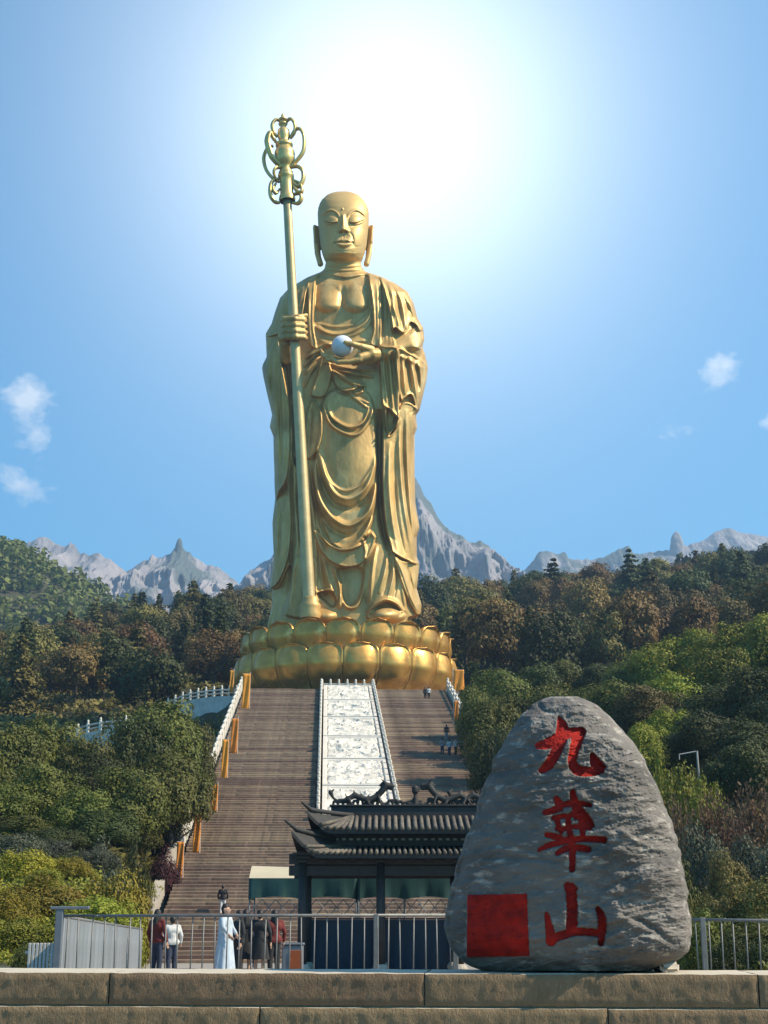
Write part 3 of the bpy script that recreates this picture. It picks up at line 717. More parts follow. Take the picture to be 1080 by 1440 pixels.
# ================================================================== materials of the place
M['earth'] = mat('forest_floor', (.035, .042, .016), .95, var=(.055, .045, .022), scale=.25, detail=6, bump=.5, bscale=.8, bdist=.3, coord='Object')
M['grass_floor'] = mat('grassy_ground', (.045, .060, .016), .95, var=(.07, .065, .025), scale=.5, detail=6)
M['paving'] = mat('plaza_paving', (.30, .27, .23), .85, var=(.24, .215, .19), scale=.8, detail=5, bump=.2, bscale=6, bdist=.01)
M['step'] = mat('brown_stone_step', (.235, .158, .110), .9, var=(.140, .095, .068), scale=.9, detail=9, stretch=(.7, 1, 1), bump=.3, bscale=7, bdist=.02, objvar=.30, var2=(.30, .22, .16), v2scale=.5, v2lo=.55, v2hi=.75)
M['marble'] = mat('white_marble', (.66, .61, .53), .6, var=(.54, .49, .42), scale=1.2, detail=6, bump=.2, bscale=5, bdist=.02)
M['marble_old'] = mat('weathered_marble', (.58, .57, .55), .7, var=(.38, .37, .35), scale=.8, detail=6, bump=.3, bscale=4, bdist=.02)
M['kerb'] = mat('pale_concrete', (.42, .37, .30), .85, var=(.33, .29, .24), scale=1.5, detail=5, bump=.2)
M['rock_far'] = mat('granite_peak', (.34, .30, .29), .95, var=(.15, .15, .165), scale=.02, detail=10, bump=1.0, bscale=.05, bdist=12, var2=(.085, .10, .085), v2scale=.010, v2lo=.50, v2hi=.58, stretch=(1, .6, .35))
M['wall_stone'] = mat('rough_brown_stone', (.25, .168, .098), .95, var=(.185, .124, .072), scale=5, detail=12, bump=.9, bscale=40, bdist=.035, objvar=.10, var2=(.32, .235, .15), v2scale=22, v2lo=.58, v2hi=.80, stretch=(1, 1, .5), spec=.2)
M['wall_top'] = mat('sunlit_pale_stone', (.50, .44, .34), .85, var=(.40, .34, .26), scale=3, detail=7, bump=.3, bscale=20, bdist=.01)  # pale block tops, with the brightness of the sunlit strip put into the colour
M['rock'] = mat('grey_boulder', (.205, .180, .160), .92, var=(.100, .090, .082), scale=1.5, detail=11, bump=.75, bscale=16, bdist=.045, stretch=(.55, .55, 1.7), var2=(.40, .36, .31), v2scale=6.5, v2lo=.56, v2hi=.72, spec=.2)
M['red_paint'] = mat('red_paint', (.40, .015, .008), .75, var=(.17, .007, .005), scale=7, detail=7, bump=.5, bscale=18, bdist=.02, spec=.15)
M['black_wood'] = mat('black_timber', (.016, .015, .016), .6, var=(.028, .026, .026), scale=3, detail=4)
M['roof_tile'] = mat('grey_roof_tile', (.17, .14, .105), .85, var=(.075, .064, .052), scale=4, detail=5, objvar=.2)
M['roof_dark'] = mat('dark_roof_tile', (.022, .021, .02), .75, var=(.036, .033, .03), scale=4)
M['tarp'] = mat('dark_green_tarpaulin', (.012, .052, .050), .55, var=(.02, .068, .064), scale=1.2, bump=.2, bscale=2, bdist=.05)
M['canvas'] = mat('cream_canvas', (.50, .43, .30), .8, var=(.43, .37, .26), scale=1)
M['blue_sheet'] = mat('dark_blue_sheet', (.018, .032, .062), .5, var=(.012, .02, .04), scale=.8, bump=.2, bscale=2, bdist=.04)
M['orange'] = mat('orange_cloth', (.62, .235, .02), .7, var=(.52, .17, .012), scale=1.2, objvar=.12)
M['pole'] = mat('weathered_pole', (.35, .33, .30), .6)
M['fence_panel'] = mat('pale_grey_sheet', (.21, .225, .24), .6, var=(.15, .165, .18), scale=1.5, objvar=.12)

# ================================================================== stair frame
AX = Vector((-.04, .9507, .3121)); SLOPE = .3280; SRZ = math.atan2(.04, .9507)
ST = pt(485, 970, 184.8)                     # middle of the top edge of the stair
ca, sa = math.cos(SRZ), math.sin(SRZ)
def st_world(s, a, z): return Vector((ST.x + s*ca - a*sa, ST.y + s*sa + a*ca, z))
def st_local(x, y):
    dx, dy = x-ST.x, y-ST.y
    return dx*ca + dy*sa, -dx*sa + dy*ca
SLEN = 98.0
def stair_z(a): return ST.z + np.clip(a, -SLEN, 0)*SLOPE

# ================================================================== terrain
def tanE(py):
    v = (720-np.asarray(py, float))/F; return (SP_+v*CP)/(CP-v*SP_)
TY = [19, 30, 45, 60, 80, 110, 150, 200, 260, 330, 400, 470, 560, 800, 1500, 4000]
TA = [-900, -200, 0, 150, 300, 420, 560, 660, 780, 930, 1080, 1300, 2000]
TT = [  # photo row of the ground at distance TY (rows) and pseudo column TA
 [1480]*13,
 [1380]*9+[1366, 1352, 1345, 1340],
 [1340, 1345, 1352, 1362, 1375, 1375, 1375, 1375, 1368, 1338, 1322, 1300, 1290],
 [1270, 1285, 1298, 1306, 1350, 1375, 1375, 1375, 1350, 1290, 1258, 1240, 1230],
 [1190, 1208, 1222, 1232, 1262, 1370, 1370, 1360, 1290, 1220, 1182, 1160, 1150],
 [1130, 1150, 1172, 1195, 1250, 1280, 1300, 1240, 1150, 1100, 1075, 1060, 1050],
 [1070, 1085, 1098, 1105, 1120, 1110, 1110, 1080, 1050, 1012, 985, 970, 960],
 [1025, 1035, 1045, 1040, 1020, 975, 975, 985, 985, 960, 940, 925, 915],
 [985, 990, 995, 985, 965, 968, 968, 960, 960, 945, 925, 905, 890],
 [970, 965, 955, 930, 915, 925, 925, 915, 905, 890, 868, 850, 840],
 [985, 975, 962, 905, 882, 885, 885, 875, 865, 850, 828, 805, 790],
 [1010, 1000, 990, 925, 895, 893, 893, 880, 872, 860, 838, 812, 795],
 [1060, 1050, 1040, 980, 950, 940, 940, 930, 925, 915, 900, 880, 865],
 [1150]*13, [1240]*13, [1285]*13]
TZ = np.array([[EYE + Yv*float(tanE(q)) for q in r] for Yv, r in zip(TY, TT)])
def catm(tab_x, tab_v, x):     # monotone-ish cubic through rows
    return np.interp(x, tab_x, tab_v)
def land_raw(x, y):
    x, y = np.asarray(x, float), np.asarray(y, float)
    yy = np.clip(y, TY[0], TY[-1]); az = np.clip(540 + 2040*x/yy, TA[0], TA[-1])
    ly = np.log(yy); lT = np.log(np.array(TY, float))
    i = np.clip(np.searchsorted(lT, ly)-1, 0, len(TY)-2); j = np.clip(np.searchsorted(TA, az)-1, 0, len(TA)-2)
    a = (ly-lT[i])/(lT[i+1]-lT[i]); tA = np.array(TA, float); b = (az-tA[j])/(tA[j+1]-tA[j])
    b = b*b*(3-2*b)
    return (TZ[i, j]*(1-b)+TZ[i, j+1]*b)*(1-a) + (TZ[i+1, j]*(1-b)+TZ[i+1, j+1]*b)*a
def plaza_z(y): return EYE - 1.0 - .0174*(np.asarray(y, float)-19)
PX0, PX1 = -13.5, 9.2          # plaza limits in x at its near part
def plaza_lim(y): return np.interp(y, [19, 30, 45, 90], [-9, -7.6, -7.9, -15.4]), np.interp(y, [19, 30, 60, 90], [5.5, 6.2, 11, 16])
def land(x, y):
    x, y = np.asarray(x, float), np.asarray(y, float)
    z = land_raw(x, y) + .5*fbm(x/14, y/14, seed=5, oc=4)*np.clip((y-30)/60, 0, 4)
    s, a = st_local(x, y)
    # circular terrace under the pedestal
    r = np.hypot(x-LX, y-Y0); pw = 1-sstep(21.5, 26.5, r); z = z*(1-pw)+(ST.z-1.2)*pw
    cor = ST.z + np.clip(a, -SLEN, 0)*SLOPE - 1.0
    wgt = 1-sstep(14.0, np.where(s < 0, 17.0, 22.0), np.abs(s)); wgt = wgt*sstep(-SLEN-6, -SLEN+4, a)*(1-sstep(55, 90, a))
    z = z*(1-wgt)+np.minimum(cor, 1e9)*wgt
    # plaza in front of the stair
    xl_, xr_ = plaza_lim(y)
    wl = sstep(xl_-2.2, xl_, x)*(1-sstep(xr_, xr_+2.5, x))*(1-sstep(88, 92, y))
    return z*(1-wl)+(plaza_z(y)-.12)*wl
q = np.linspace(0, 1, 330)
yy = 18.2*(4600/18.2)**q
tanx = np.tan(np.linspace(-math.atan(1.25), math.atan(1.25), 300))
YY, TX = np.meshgrid(yy, tanx, indexing='ij'); XX = YY*TX
# keep the sheet wide close by
XX = np.sign(XX)*np.maximum(np.abs(XX), np.abs(TX)/1.25*60)
ZZ = land(XX, YY)
V = np.stack([XX, YY, ZZ], -1).reshape(-1, 3)
tag(link('ground', mesh_np('ground', V, grid_faces(*XX.shape)[:, ::-1], M['earth'])), kind='structure')
fixn(bpy.data.objects['ground'].data)
mb = MB(); mb.add([(-80, -60, 0), (80, -60, 0), (80, 17.05, 0), (-80, 17.05, 0)], [(0, 1, 2, 3)])
tag(mb.build('forecourt', M['paving']), kind='structure')
# plaza: paving slabs laid as one gently falling sheet
P0, P1 = 18.75, 90.5
nx, ny = 30, 70
xs = np.linspace(PX0, PX1+10, nx); ys = np.linspace(P0, P1, ny); GX, GY = np.meshgrid(xs, ys)
tag(link('plaza', mesh_np('plaza', np.stack([GX, GY, plaza_z(GY)], -1).reshape(-1, 3), grid_faces(ny, nx), M['paving'], False)), kind='structure')

# ================================================================== far granite peaks
def peaks(name, prof, Y, depth, seed, px0, px1, label):
    n = 420; m = 150
    px = np.linspace(px0, px1, n); crest = np.interp(px, *np.array(prof, float).T)
    C = unproj(px, crest, Y); base = unproj(px, np.full(n, 1010.), Y)[:, 2]
    H = C[:, 2]-base; v = np.linspace(-1, 1, m)
    fall = np.where(v < 0, 1-np.abs(v)**.85, 1-np.abs(v)**1.1)[:, None]
    X = C[:, 0][None]+0*v[:, None]; Yg = Y + v[:, None]*depth + 0*X
    Z0 = base[None] + H[None]*fall
    rd = ridged(X/170, Yg/260, Z0/420, seed=seed, oc=6, g=.55); fl = ridged(X/42, Yg/95, Z0/330, seed=seed+7, oc=4, g=.55)
    amp = (np.sin(np.pi*np.clip(1-np.abs(v), 0, 1)[:, None])**.8)
    vs_ = ridged(X/15, Yg/60, Z0/110, seed=seed+11, oc=4, g=.6)
    Yg = Yg - (rd*75+fl*26+vs_*9)*np.clip(fall, 0, 1)*(1-np.exp(-(v[:, None]/.16)**2))
    Z = Z0 + (rd*10+fl*4-14)*amp*(1-np.exp(-(v[:, None]/.16)**2)) + (3.5*fbm(X/22, Yg/60, seed=seed+3, oc=4)+1.5*ridged(X/13, Yg/90, seed=seed+5, oc=2))*np.exp(-(v[:, None]/.2)**2)
    me = fixn(mesh_np(name, np.stack([X, Yg, Z], -1).reshape(-1, 3), grid_faces(m, n)[:, ::-1], M['rock_far']))
    return tag(link(name, me), label=label, kind='structure')
peaks('mountain', [(-260, 800), (-120, 770), (20, 772), (38, 763), (50, 757), (66, 754), (78, 764), (92, 768), (99, 762), (105, 765), (112, 775), (128, 779), (142, 778), (158, 787), (172, 800), (180, 806), (196, 850), (230, 930), (260, 1000)],
      2300, 420, 11, -260, 262, 'pale granite ridge behind the left wooded hill')
peaks('mountain', [(110, 1000), (150, 880), (172, 815), (181, 801), (199, 789), (208, 786), (214, 778), (221, 784), (232, 779), (245, 773), (258, 773), (272, 783), (290, 793), (310, 800), (330, 815), (338, 823), (352, 900), (380, 1000)],
      2350, 420, 23, 110, 380, 'pale granite peak topped by a rock finger left of the statue')
peaks('mountain', [(270, 1000), (320, 850), (338, 822), (352, 799), (366, 791), (380, 786), (400, 755), (450, 720), (520, 700), (560, 690), (578, 685), (584, 674), (590, 684), (596, 698), (606, 708), (618, 728), (632, 742), (648, 752), (662, 763), (674, 759), (686, 764), (700, 779), (714, 792), (728, 801), (738, 806), (770, 900), (800, 1000)],
      2100, 420, 37, 270, 800, 'tall pale granite peak rising behind the golden statue')
peaks('mountain', [(650, 1000), (700, 850), (724, 812), (735, 803), (750, 790), (757, 778), (770, 775), (784, 777), (794, 773), (800, 783), (812, 785), (826, 784), (840, 787), (858, 777), (874, 770), (884, 769), (892, 779), (910, 779), (926, 773), (940, 771), (960, 768), (972, 764), (985, 763), (1000, 751), (1012, 745), (1024, 742), (1040, 746), (1062, 749), (1090, 755), (1200, 740), (1320, 780), (1400, 900)],
      2700, 420, 53, 650, 1400, 'low blue granite ridge above the right hand forest')
def finger(px, py, Y, wpx, hpx, seed):
    c = pt(px, py+hpx, Y); r = wpx*Y/F*.52; h = hpx*Y/F*1.1; n, m = 26, 22; V = []
    for j in range(m):
        t = j/(m-1)
        for k in range(n):
            a = 2*math.pi*k/n
            rr = r*(1.7-.9*t)*max(0.02, (1-t**6))**.5
            V.append((c.x+rr*math.cos(a)+r*.18*t, c.y+rr*math.sin(a), c.z-h*1.3+h*2.3*t))
    V = np.array(V); d = fbm(V[:, 0]/9, V[:, 1]/9, V[:, 2]/14, seed, 4)*r*.16; V[:, 0] += d; V[:, 1] += d
    return fixn(mesh_np('rock_finger', V, grid_faces(m, n, True), M['rock_far']))
tag(link('rock_finger', finger(251, 757, 2345, 9, 15, 2)), 'pale standing rock finger on top of the granite peak', 'rock')
tag(link('rock_finger', finger(951, 748, 2690, 15, 17, 5)), 'leaning stone pillar standing on the low blue ridge', 'rock')

# ================================================================== grand stair
stairs = empty('grand_staircase', (ST.x, ST.y, ST.z), SRZ)
tag(stairs, 'broad brown stone staircase climbing to the golden statue', 'staircase')
NS = 130; run = SLEN/NS; rise = run*SLOPE
def step_mesh(x0, x1, sd):
    n = int((x1-x0)/.22); xs = np.linspace(x0, x1, n); V = []
    e = .035*fbm(xs*1.3, sd*3.1, seed=sd, oc=4); d = .018*fbm(xs*.8, sd*5.7, seed=sd+50, oc=3)
    jn = (np.abs(((xs+sd*.37) % 1.5)-.75) < .10)*.012
    for i, x in enumerate(xs): V += [(x, -run*.5, -rise-.3), (x, -run*.5+e[i]+jn[i], -.05), (x, -run*.5+.05+e[i]+jn[i], d[i]-jn[i]), (x, run*.5+.08, d[i])]
    return fixn(mesh_np('step', np.array(V), grid_faces(n, 4), M['step'], False))
smL = [step_mesh(-13.0, -3.35, q) for q in range(1, 6)]; smR = [step_mesh(4.0, 13.0, q) for q in range(11, 16)]; smM = [step_mesh(-3.34, 3.99, q) for q in range(21, 24)]
for i in range(NS):
    a = -run*(i+.5); z = -rise*i
    for me in (random.choice(smL), random.choice(smR)) + ((random.choice(smM),) if a < -66.5 else ()):
        link('step', me, stairs, (random.uniform(-.04, .04), a+random.uniform(-.05, .05), z-random.uniform(0, .035)))
# carved marble ramp
ramp = empty('marble_ramp', (ST.x, ST.y, ST.z), SRZ)
tag(ramp, 'white carved marble ramp running up the middle of the staircase', 'carved ramp')
NPn = 6; x0, x1 = -2.75, 3.4; pl = 66.0/NPn
gx, gy = np.meshgrid(np.linspace(x0, x1, 60), np.linspace(0, -1, 110))
for i in range(NPn):
    yl = gy*(pl-.5)-.25
    wx, wy = fbm(gx/1.6, yl/1.6+i*5, seed=40+i, oc=2), fbm(gx/1.6, yl/1.6+i*5, seed=70+i, oc=2)
    Zr = ridged(gx/1.9+wx*.7+i*7, yl/.95+wy*.7, 0, seed=60+i, oc=4, g=.5)*.22+.06
    edge = np.minimum(np.minimum(gx-x0, x1-gx), np.minimum(-gy*pl, (1+gy)*pl)); Zr = np.where(edge < .35, .30, Zr*sstep(.35, .6, edge))
    V = np.stack([gx, yl-i*pl, (yl-i*pl)*SLOPE+.35+Zr], -1).reshape(-1, 3)
    nb = len(V); V = np.vstack([V, V+np.array([0, 0, -1.2])]); nr, nc = gx.shape
    f = grid_faces(nr, nc)[:, ::-1]; bd = list(range(nc)) + [r*nc+nc-1 for r in range(1, nr)] + [(nr-1)*nc+c for c in range(nc-2, -1, -1)] + [r*nc for r in range(nr-2, 0, -1)]
    side = [[bd[k], bd[(k+1) % len(bd)], bd[(k+1) % len(bd)]+nb, bd[k]+nb] for k in range(len(bd))]
    link('carved_panel', fixn(mesh_np('carved_panel', V, np.concatenate([f, np.array(side)]), M['marble'], False)), ramp)
# low marble balustrades of the ramp and stair sides
def post_mesh(h, w_):
    mb = MB(); mb.box((0, 0, h/2-.4), (w_, w_, h+.8), bev=.04); mb.lathe((0, 0, h), [(w_*.55, 0), (w_*.6, .06), (w_*.35, .12), (w_*.45, .25), (w_*.4, .4), (w_*.1, .5), (.001, .51)], 10)
    return mb.mesh('post', M['marble'])
pm = post_mesh(1.0, .30); pm2 = post_mesh(1.15, .34)
def rail_mesh(n, ln, h, mtl):
    mb = MB(); s = SLOPE
    def bar(z0, z1, t):
        V = []
        for y in (0, -ln):
            for x in (-t, t):
                for z in (z0, z1): V.append((x, y, z+y*s))
        mb.add(V, [(0, 1, 3, 2), (4, 6, 7, 5), (0, 4, 5, 1), (2, 3, 7, 6), (0, 2, 6, 4), (1, 5, 7, 3)])
    bar(h-.22, h, .11); bar(-.6, h*.55, .08)
    return fixn(mb.mesh('rail', mtl))
def balustrade(label, x, a0, a1, sp, pmesh, h, dz, mtl, group=None):
    r = empty('balustrade', st_world(x, a1, ST.z+a1*SLOPE), SRZ)
    tag(r, label, 'balustrade', group)
    n = int((a1-a0)/sp); rm = rail_mesh(n, sp-.36, h*.86, mtl)
    for i in range(n+1):
        link('post', pmesh, r, (0, -i*sp, -i*sp*SLOPE+dz))
        if i < n: link('rail', rm, r, (0, -i*sp-.18, -i*sp*SLOPE+dz-.18*SLOPE))
    return r
balustrade('low white balustrade along the left edge of the carved marble ramp', -3.08, -66, -.3, 2.4, pm, 1.0, .0, M['marble'])
balustrade('low white balustrade along the right edge of the carved marble ramp', 3.72, -66, -.3, 2.4, pm, 1.0, .0, M['marble'])
balustrade('white marble balustrade along the left side of the staircase below the trees', -13.45, -74, -.5, 3.0, pm2, 1.5, .1, M['marble'])
balustrade('white marble balustrade along the right side of the staircase below the trees', 13.45, -60, -.5, 3.0, pm2, 1.5, .1, M['marble'])
# cross balustrade at the head of the ramp
r = empty('balustrade', st_world(.32, .5, ST.z), SRZ); tag(r, 'short white balustrade crossing the head of the marble ramp below the lotus', 'balustrade')
rm = MB(); rm.box((0, 0, .82), (.9, .2, .16)); rm.box((0, 0, .25), (.9, .14, .5)); rm = rm.mesh('rail', M['marble'])
for i in range(7):
    link('post', pm, r, (-3.3+i*1.1, 0, 0))
    if i < 6: link('rail', rm, r, (-2.75+i*1.1, 0, 0))
# paved terrace round the pedestal
mb = MB(); mb.lathe((LX, Y0, 0), [(.01, ST.z-.02), (21, ST.z-.02), (21, ST.z-4)], 72)
tag(mb.build('terrace', M['paving'], smooth=False), kind='structure'); fixn(bpy.data.objects['terrace'].data)
# link slab between stair head and terrace
mb = MB(); c = st_world(0, 2.6, ST.z-.27); mb.box(c, (30, 5.0, .5), SRZ)
tag(mb.build('landing', M['paving']), kind='structure')
# concrete kerb wall at the foot of the stair
mb = MB(); V = []
for a in np.linspace(-96, -68, 16):
    for dx, dz in ((-.55, -1.2), (-.55, .55), (.12, .55), (.12, -1.2)):
        p = st_world(-13.7+dx, a, ST.z+a*SLOPE+dz); V.append(p)
f = grid_faces(16, 4, True); mb.add(V, f); mb.add([], np.zeros((0, 4), int)); mb.F[4].append(np.array([[0, 1, 2, 3], [60, 63, 62, 61]]))
o = mb.build('kerb_wall', M['kerb']); fixn(o.data); tag(o, 'pale concrete kerb wall along the foot of the stair below the green bushes', 'wall')
# orange banners on poles beside the stair
def banner(px0, px1, py0, py1, side, label):
    pxm = (px0+px1)/2
    best = 26/((280+.884*(max(py1, 971)-970))/F)*(CP-(720-max(py1, 971))/F*SP_) + (1.2 if py1 < 980 else 0)
    c = pt(pxm, py1, best); mpp = best/F*1.0
    h = (py1-py0)*mpp*.98; wd = max(.5, (px1-px0)*mpp)
    r = empty('banner', c, SRZ); tag(r, label, 'banner', 'orange banners along the staircase')
    zb = -1.2
    mb = MB(); mb.tube([(-side*wd*.5-.05, .05, min(zb, 0)-.3), (-side*wd*.5-.05, .05, h+.25)], .055, 8); mb.tube([(-wd*.52, .05, h+.02), (wd*.52, .05, h+.02)], .035, 6); mb.build('pole', M['pole'], r)
    n, m_ = 7, 16; V = []
    for b_ in (0, 1):
        for j in range(m_):
            for i in range(n):
                u, v = i/(n-1)-.5, j/(m_-1)
                V.append((u*wd*(1-.05*math.sin(v*5)), -.02+.05*b_+.10*math.sin(u*9+v*4)*(.3+v), h-v*h*.97))
    f = grid_faces(m_, n); g = f[:, ::-1]+n*m_
    bd = list(range(n))+[j*n+n-1 for j in range(1, m_)]+[(m_-1)*n+i for i in range(n-2, -1, -1)]+[j*n for j in range(m_-2, 0, -1)]
    sd = np.array([[bd[k], bd[(k+1) % len(bd)], bd[(k+1) % len(bd)]+n*m_, bd[k]+n*m_] for k in range(len(bd))])
    link('cloth', fixn(mesh_np('cloth', np.array(V), np.concatenate([f, g, sd]), M['orange'])), r)
for a in ((322.5, 328.5, 942, 974, -1, 'short orange banner at the far left edge of the lotus terrace'),
          (340, 351, 946, 1000, -1, 'tall orange banner left of the stair head beside the white balustrade'),
          (324, 334, 1010, 1062, -1, 'orange banner beside the left balustrade just below the stair head'),
          (311, 320, 1040, 1098, -1, 'orange banner in front of the tree crown edge left of the stair'),
          (298, 305, 1104, 1143, -1, 'narrow orange banner at mid height of the left stair side'),
          (271, 281, 1140, 1202, -1, 'tall orange banner second from the bottom on the left stair side'),
          (247, 257, 1186, 1238, -1, 'lowest orange banner, beside the dark red bush'),
          (638, 653, 941, 972, 1, 'broad orange banner at the right edge of the lotus'),
          (639, 645, 985, 1016, 1, 'small orange banner below the right edge of the lotus'),
          (653, 661, 1008, 1056, 1, 'orange banner behind the group of visitors on the right stair side'),
          (673, 683, 1038, 1096, 1, 'lowest orange banner on the right, next to the carved boulder')):
    banner(*a)
# ================================================================== retaining wall in front
WY = math.radians(-5.0)                       # the wall runs slightly towards the camera on the right
WC = pt(540, 1364, 17.0); WT = EYE - .535
wall = empty('retaining_wall', (WC.x, 17.0, 0), WY)
tag(wall, 'low brown wall of long rough stone blocks in the foreground', 'wall')
def rough_block(lx, ly, lz, seed):
    nx, nz, nyy = max(8, int(lx/.035)), max(6, int(lz/.035)), 5
    b = .018
    V, Fq = [], []; off = 0
    # front face (towards -Y) and top face finely cut, others plain
    X, Z = np.meshgrid(np.linspace(-lx/2, lx/2, nx), np.linspace(-lz/2, lz/2, nz))
    e = np.minimum(np.minimum(X+lx/2, lx/2-X), np.minimum(Z+lz/2, lz/2-Z))
    wob = .006*fbm(X*3, Z*3, seed=seed, oc=3)
    Yf = -ly/2 + b*(1-sstep(0, .04, e)) - (.004*fbm(X*7, Z*9, seed=seed+1, oc=4)+.007*fbm(X*32, Z*20, seed=seed+4, oc=2))*sstep(0, .05, e)
    zz = Z + np.where(Z > lz/2-1e-6, wob-.004, 0)
    V.append(np.stack([X, Yf, zz], -1).reshape(-1, 3)); Fq.append(grid_faces(nz, nx)); off = nx*nz
    topf = V[0].reshape(nz, nx, 3)[-1]
    rowsT = [topf]
    for yv in np.linspace(-ly/2+.05, ly/2, nyy):
        r_ = topf.copy(); r_[:, 1] = yv; r_[:, 2] = lz/2 + .004*fbm(topf[:, 0]*4, yv*4, seed=seed+9, oc=3); rowsT.append(r_)
    T = np.stack(rowsT); V.append(T.reshape(-1, 3)); Fq.append(grid_faces(nyy+1, nx)+off); off += T.size//3
    hx, hy, hz = lx/2, ly/2, lz/2
    for xs in (-1, 1):
        V.append(np.array([(xs*hx, -hy+b, -hz), (xs*hx, hy, -hz), (xs*hx, hy, hz), (xs*hx, -hy+b, hz-.003)])); Fq.append(np.array([[0, 1, 2, 3]])+off); off += 4
    V.append(np.array([(-hx, hy, -hz), (hx, hy, -hz), (hx, hy, hz), (-hx, hy, hz)])); Fq.append(np.array([[0, 1, 2, 3]])+off)
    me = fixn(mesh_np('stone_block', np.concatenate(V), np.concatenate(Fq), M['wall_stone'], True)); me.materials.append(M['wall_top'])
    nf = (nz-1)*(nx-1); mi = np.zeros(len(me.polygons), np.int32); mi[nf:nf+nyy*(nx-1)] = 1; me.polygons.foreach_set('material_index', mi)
    return me
def wall_x(px): return (px-540)/F*17.7          # along the wall at its face
H1, H2 = .348, .40
js1 = [-420, 180, 592, 1012, 1500]; js2 = [-330, -40, 380, 823, 1260, 1600]
for (js, hz, z1, yo, dep) in ((js1, H1, WT, 0, 1.55), (js2, H2, WT-H1-.022, -.03, 1.5), ([-420, 120, 560, 980, 1560], .45, WT-H1-H2-.04, -.03, 1.5)):
    for i in range(len(js)-1):
        a, b_ = wall_x(js[i])+.008, wall_x(js[i+1])-.008
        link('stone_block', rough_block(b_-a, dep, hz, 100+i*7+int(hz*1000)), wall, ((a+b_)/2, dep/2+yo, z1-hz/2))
mb = MB(); mb.box((0, .8, WT/2-.02), (17, 1.42, WT-.05)); mb.build('core', M['kerb'], wall)

# ================================================================== carved boulder
RY = 17.75; RK = RY/CP/F*1.02
hr = HM(600, 1000, 965, 1372, 0.5)
hr.H += 5.5*fbm(hr.X/46, hr.Y/34, seed=21, oc=3) + 2.3*ridged(hr.X/60, (hr.Y+.25*hr.X)/20, seed=33, oc=5, g=.58)-2.2 + 1.7*fbm(hr.X/15, hr.Y/6, seed=8, oc=5, g=.56) + .7*fbm(hr.X/2.6, hr.Y/2.0, seed=14, oc=2)
smooth_mid = np.exp(-((hr.X-755)/70)**4-((hr.Y-1235)/120)**4)     # the dressed face is flatter
hr.H *= (1-.45*smooth_mid)
hr.H += (hr.X-770)/170*38
hr.blob(905, 1090, 40, 60, 7, .8, .4); hr.blob(915, 1230, 45, 30, 6, 1); hr.blob(690, 1150, 26, 80, 5, 1, .25)
hr.fold([(700, 1085), (760, 1078), (850, 1092), (915, 1110)], 3, -3); hr.fold([(650, 1210), (720, 1206), (800, 1214)], 2.5, -2.5)
hr.fold([(860, 1160), (900, 1185), (945, 1200)], 4, 6); hr.fold([(860, 1280), (910, 1300), (950, 1330)], 4, -5)
hr.fold([(757, 985), (765, 999), (790, 1002)], 4, -7)
# strokes of the inscription as (points, half widths) in local photo units
def stroke_mask(hm, strokes):
    mk = np.zeros_like(hm.H)
    for pts, wd in strokes:
        p = crom(pts, 8); k = hm.sl(p, max(wd)+3); D, T = hm.dist(p, k)
        wv = np.interp(T, np.linspace(0, 1, len(wd)), wd)
        mk[k] = np.maximum(mk[k], sstep(.6, -.6, D-wv*(1+.10*vnoise(hm.X[k]/2.2, hm.Y[k]/2.2, seed=5))))
    return mk
def Q(ox, oy, *p): return [(ox+a/9.0, oy+b/9.0) for a, b in p]
A = lambda *p: Q(745, 1000, *p); B = lambda *p: Q(745, 1105, *p); C_ = lambda *p: Q(745, 1230, *p)
g1 = [(A((372, 85), (405, 190), (400, 330), (330, 520), (240, 680), (150, 750)), [2.5, 8, 9, 8, 7.5, 4.5]),
      (A((110, 435), (260, 405), (420, 310), (560, 265), (660, 265)), [5, 8.5, 8, 6.5, 6]),
      (A((655, 260), (600, 370), (555, 520), (535, 640), (600, 745), (740, 770), (870, 745)), [6.2, 8.5, 6.5, 6.5, 7.5, 7, 7]),
      (A((790, 560), (830, 650), (880, 730)), [3.5, 8.5, 8]), (A((870, 650), (950, 705)), [5, 2.2])]
g2 = [(B((545, 80), (560, 170), (590, 300), (600, 420)), [4, 5.5, 6, 5]),
      (B((340, 170), (370, 220), (400, 290)), [4.5, 6, 4]),
      (B((200, 340), (330, 300), (470, 235), (620, 225), (770, 245)), [4.5, 5, 5, 4.6, 3]),
      (B((300, 410), (420, 385), (560, 360), (660, 350)), [3.6, 4, 4.5, 4]),
      (B((640, 310), (700, 400), (760, 480), (810, 515)), [5, 7, 6, 2]),
      (B((345, 430), (370, 520), (400, 600)), [4, 4, 3]),
      (B((345, 545), (450, 545), (560, 520), (760, 530)), [3.5, 3.6, 3.6, 4.2]),
      (B((480, 420), (500, 540), (525, 700), (540, 900), (535, 1060)), [4.2, 4.5, 5.2, 5.2, 4.4]),
      (B((640, 420), (660, 520), (670, 620)), [4.6, 5, 4]),
      (B((220, 620), (340, 650), (500, 690), (700, 670), (940, 685)), [4, 5, 4.6, 4.8, 5]),
      (B((120, 810), (260, 750), (420, 715), (520, 705)), [3, 4.2, 4, 3]),
      (B((345, 855), (430, 810), (520, 780), (640, 790), (740, 810)), [3.4, 5, 4.8, 5, 4.6]),
      (B((590, 425), (598, 425)), [.2, .2])]
g3 = [(C_((480, 140), (530, 260), (535, 500), (530, 680)), [5.5, 8.2, 8, 8]), (C_((540, 130), (585, 175)), [3, 3]),
      (C_((215, 500), (240, 640), (270, 780), (270, 840)), [3.2, 5.4, 7.5, 7.5]),
      (C_((250, 830), (400, 770), (560, 725), (700, 725), (900, 740)), [5.5, 6.4, 6.2, 5.6, 5.5]),
      (C_((860, 430), (910, 540), (915, 700), (900, 870)), [3.4, 6.6, 6.2, 4.2])]
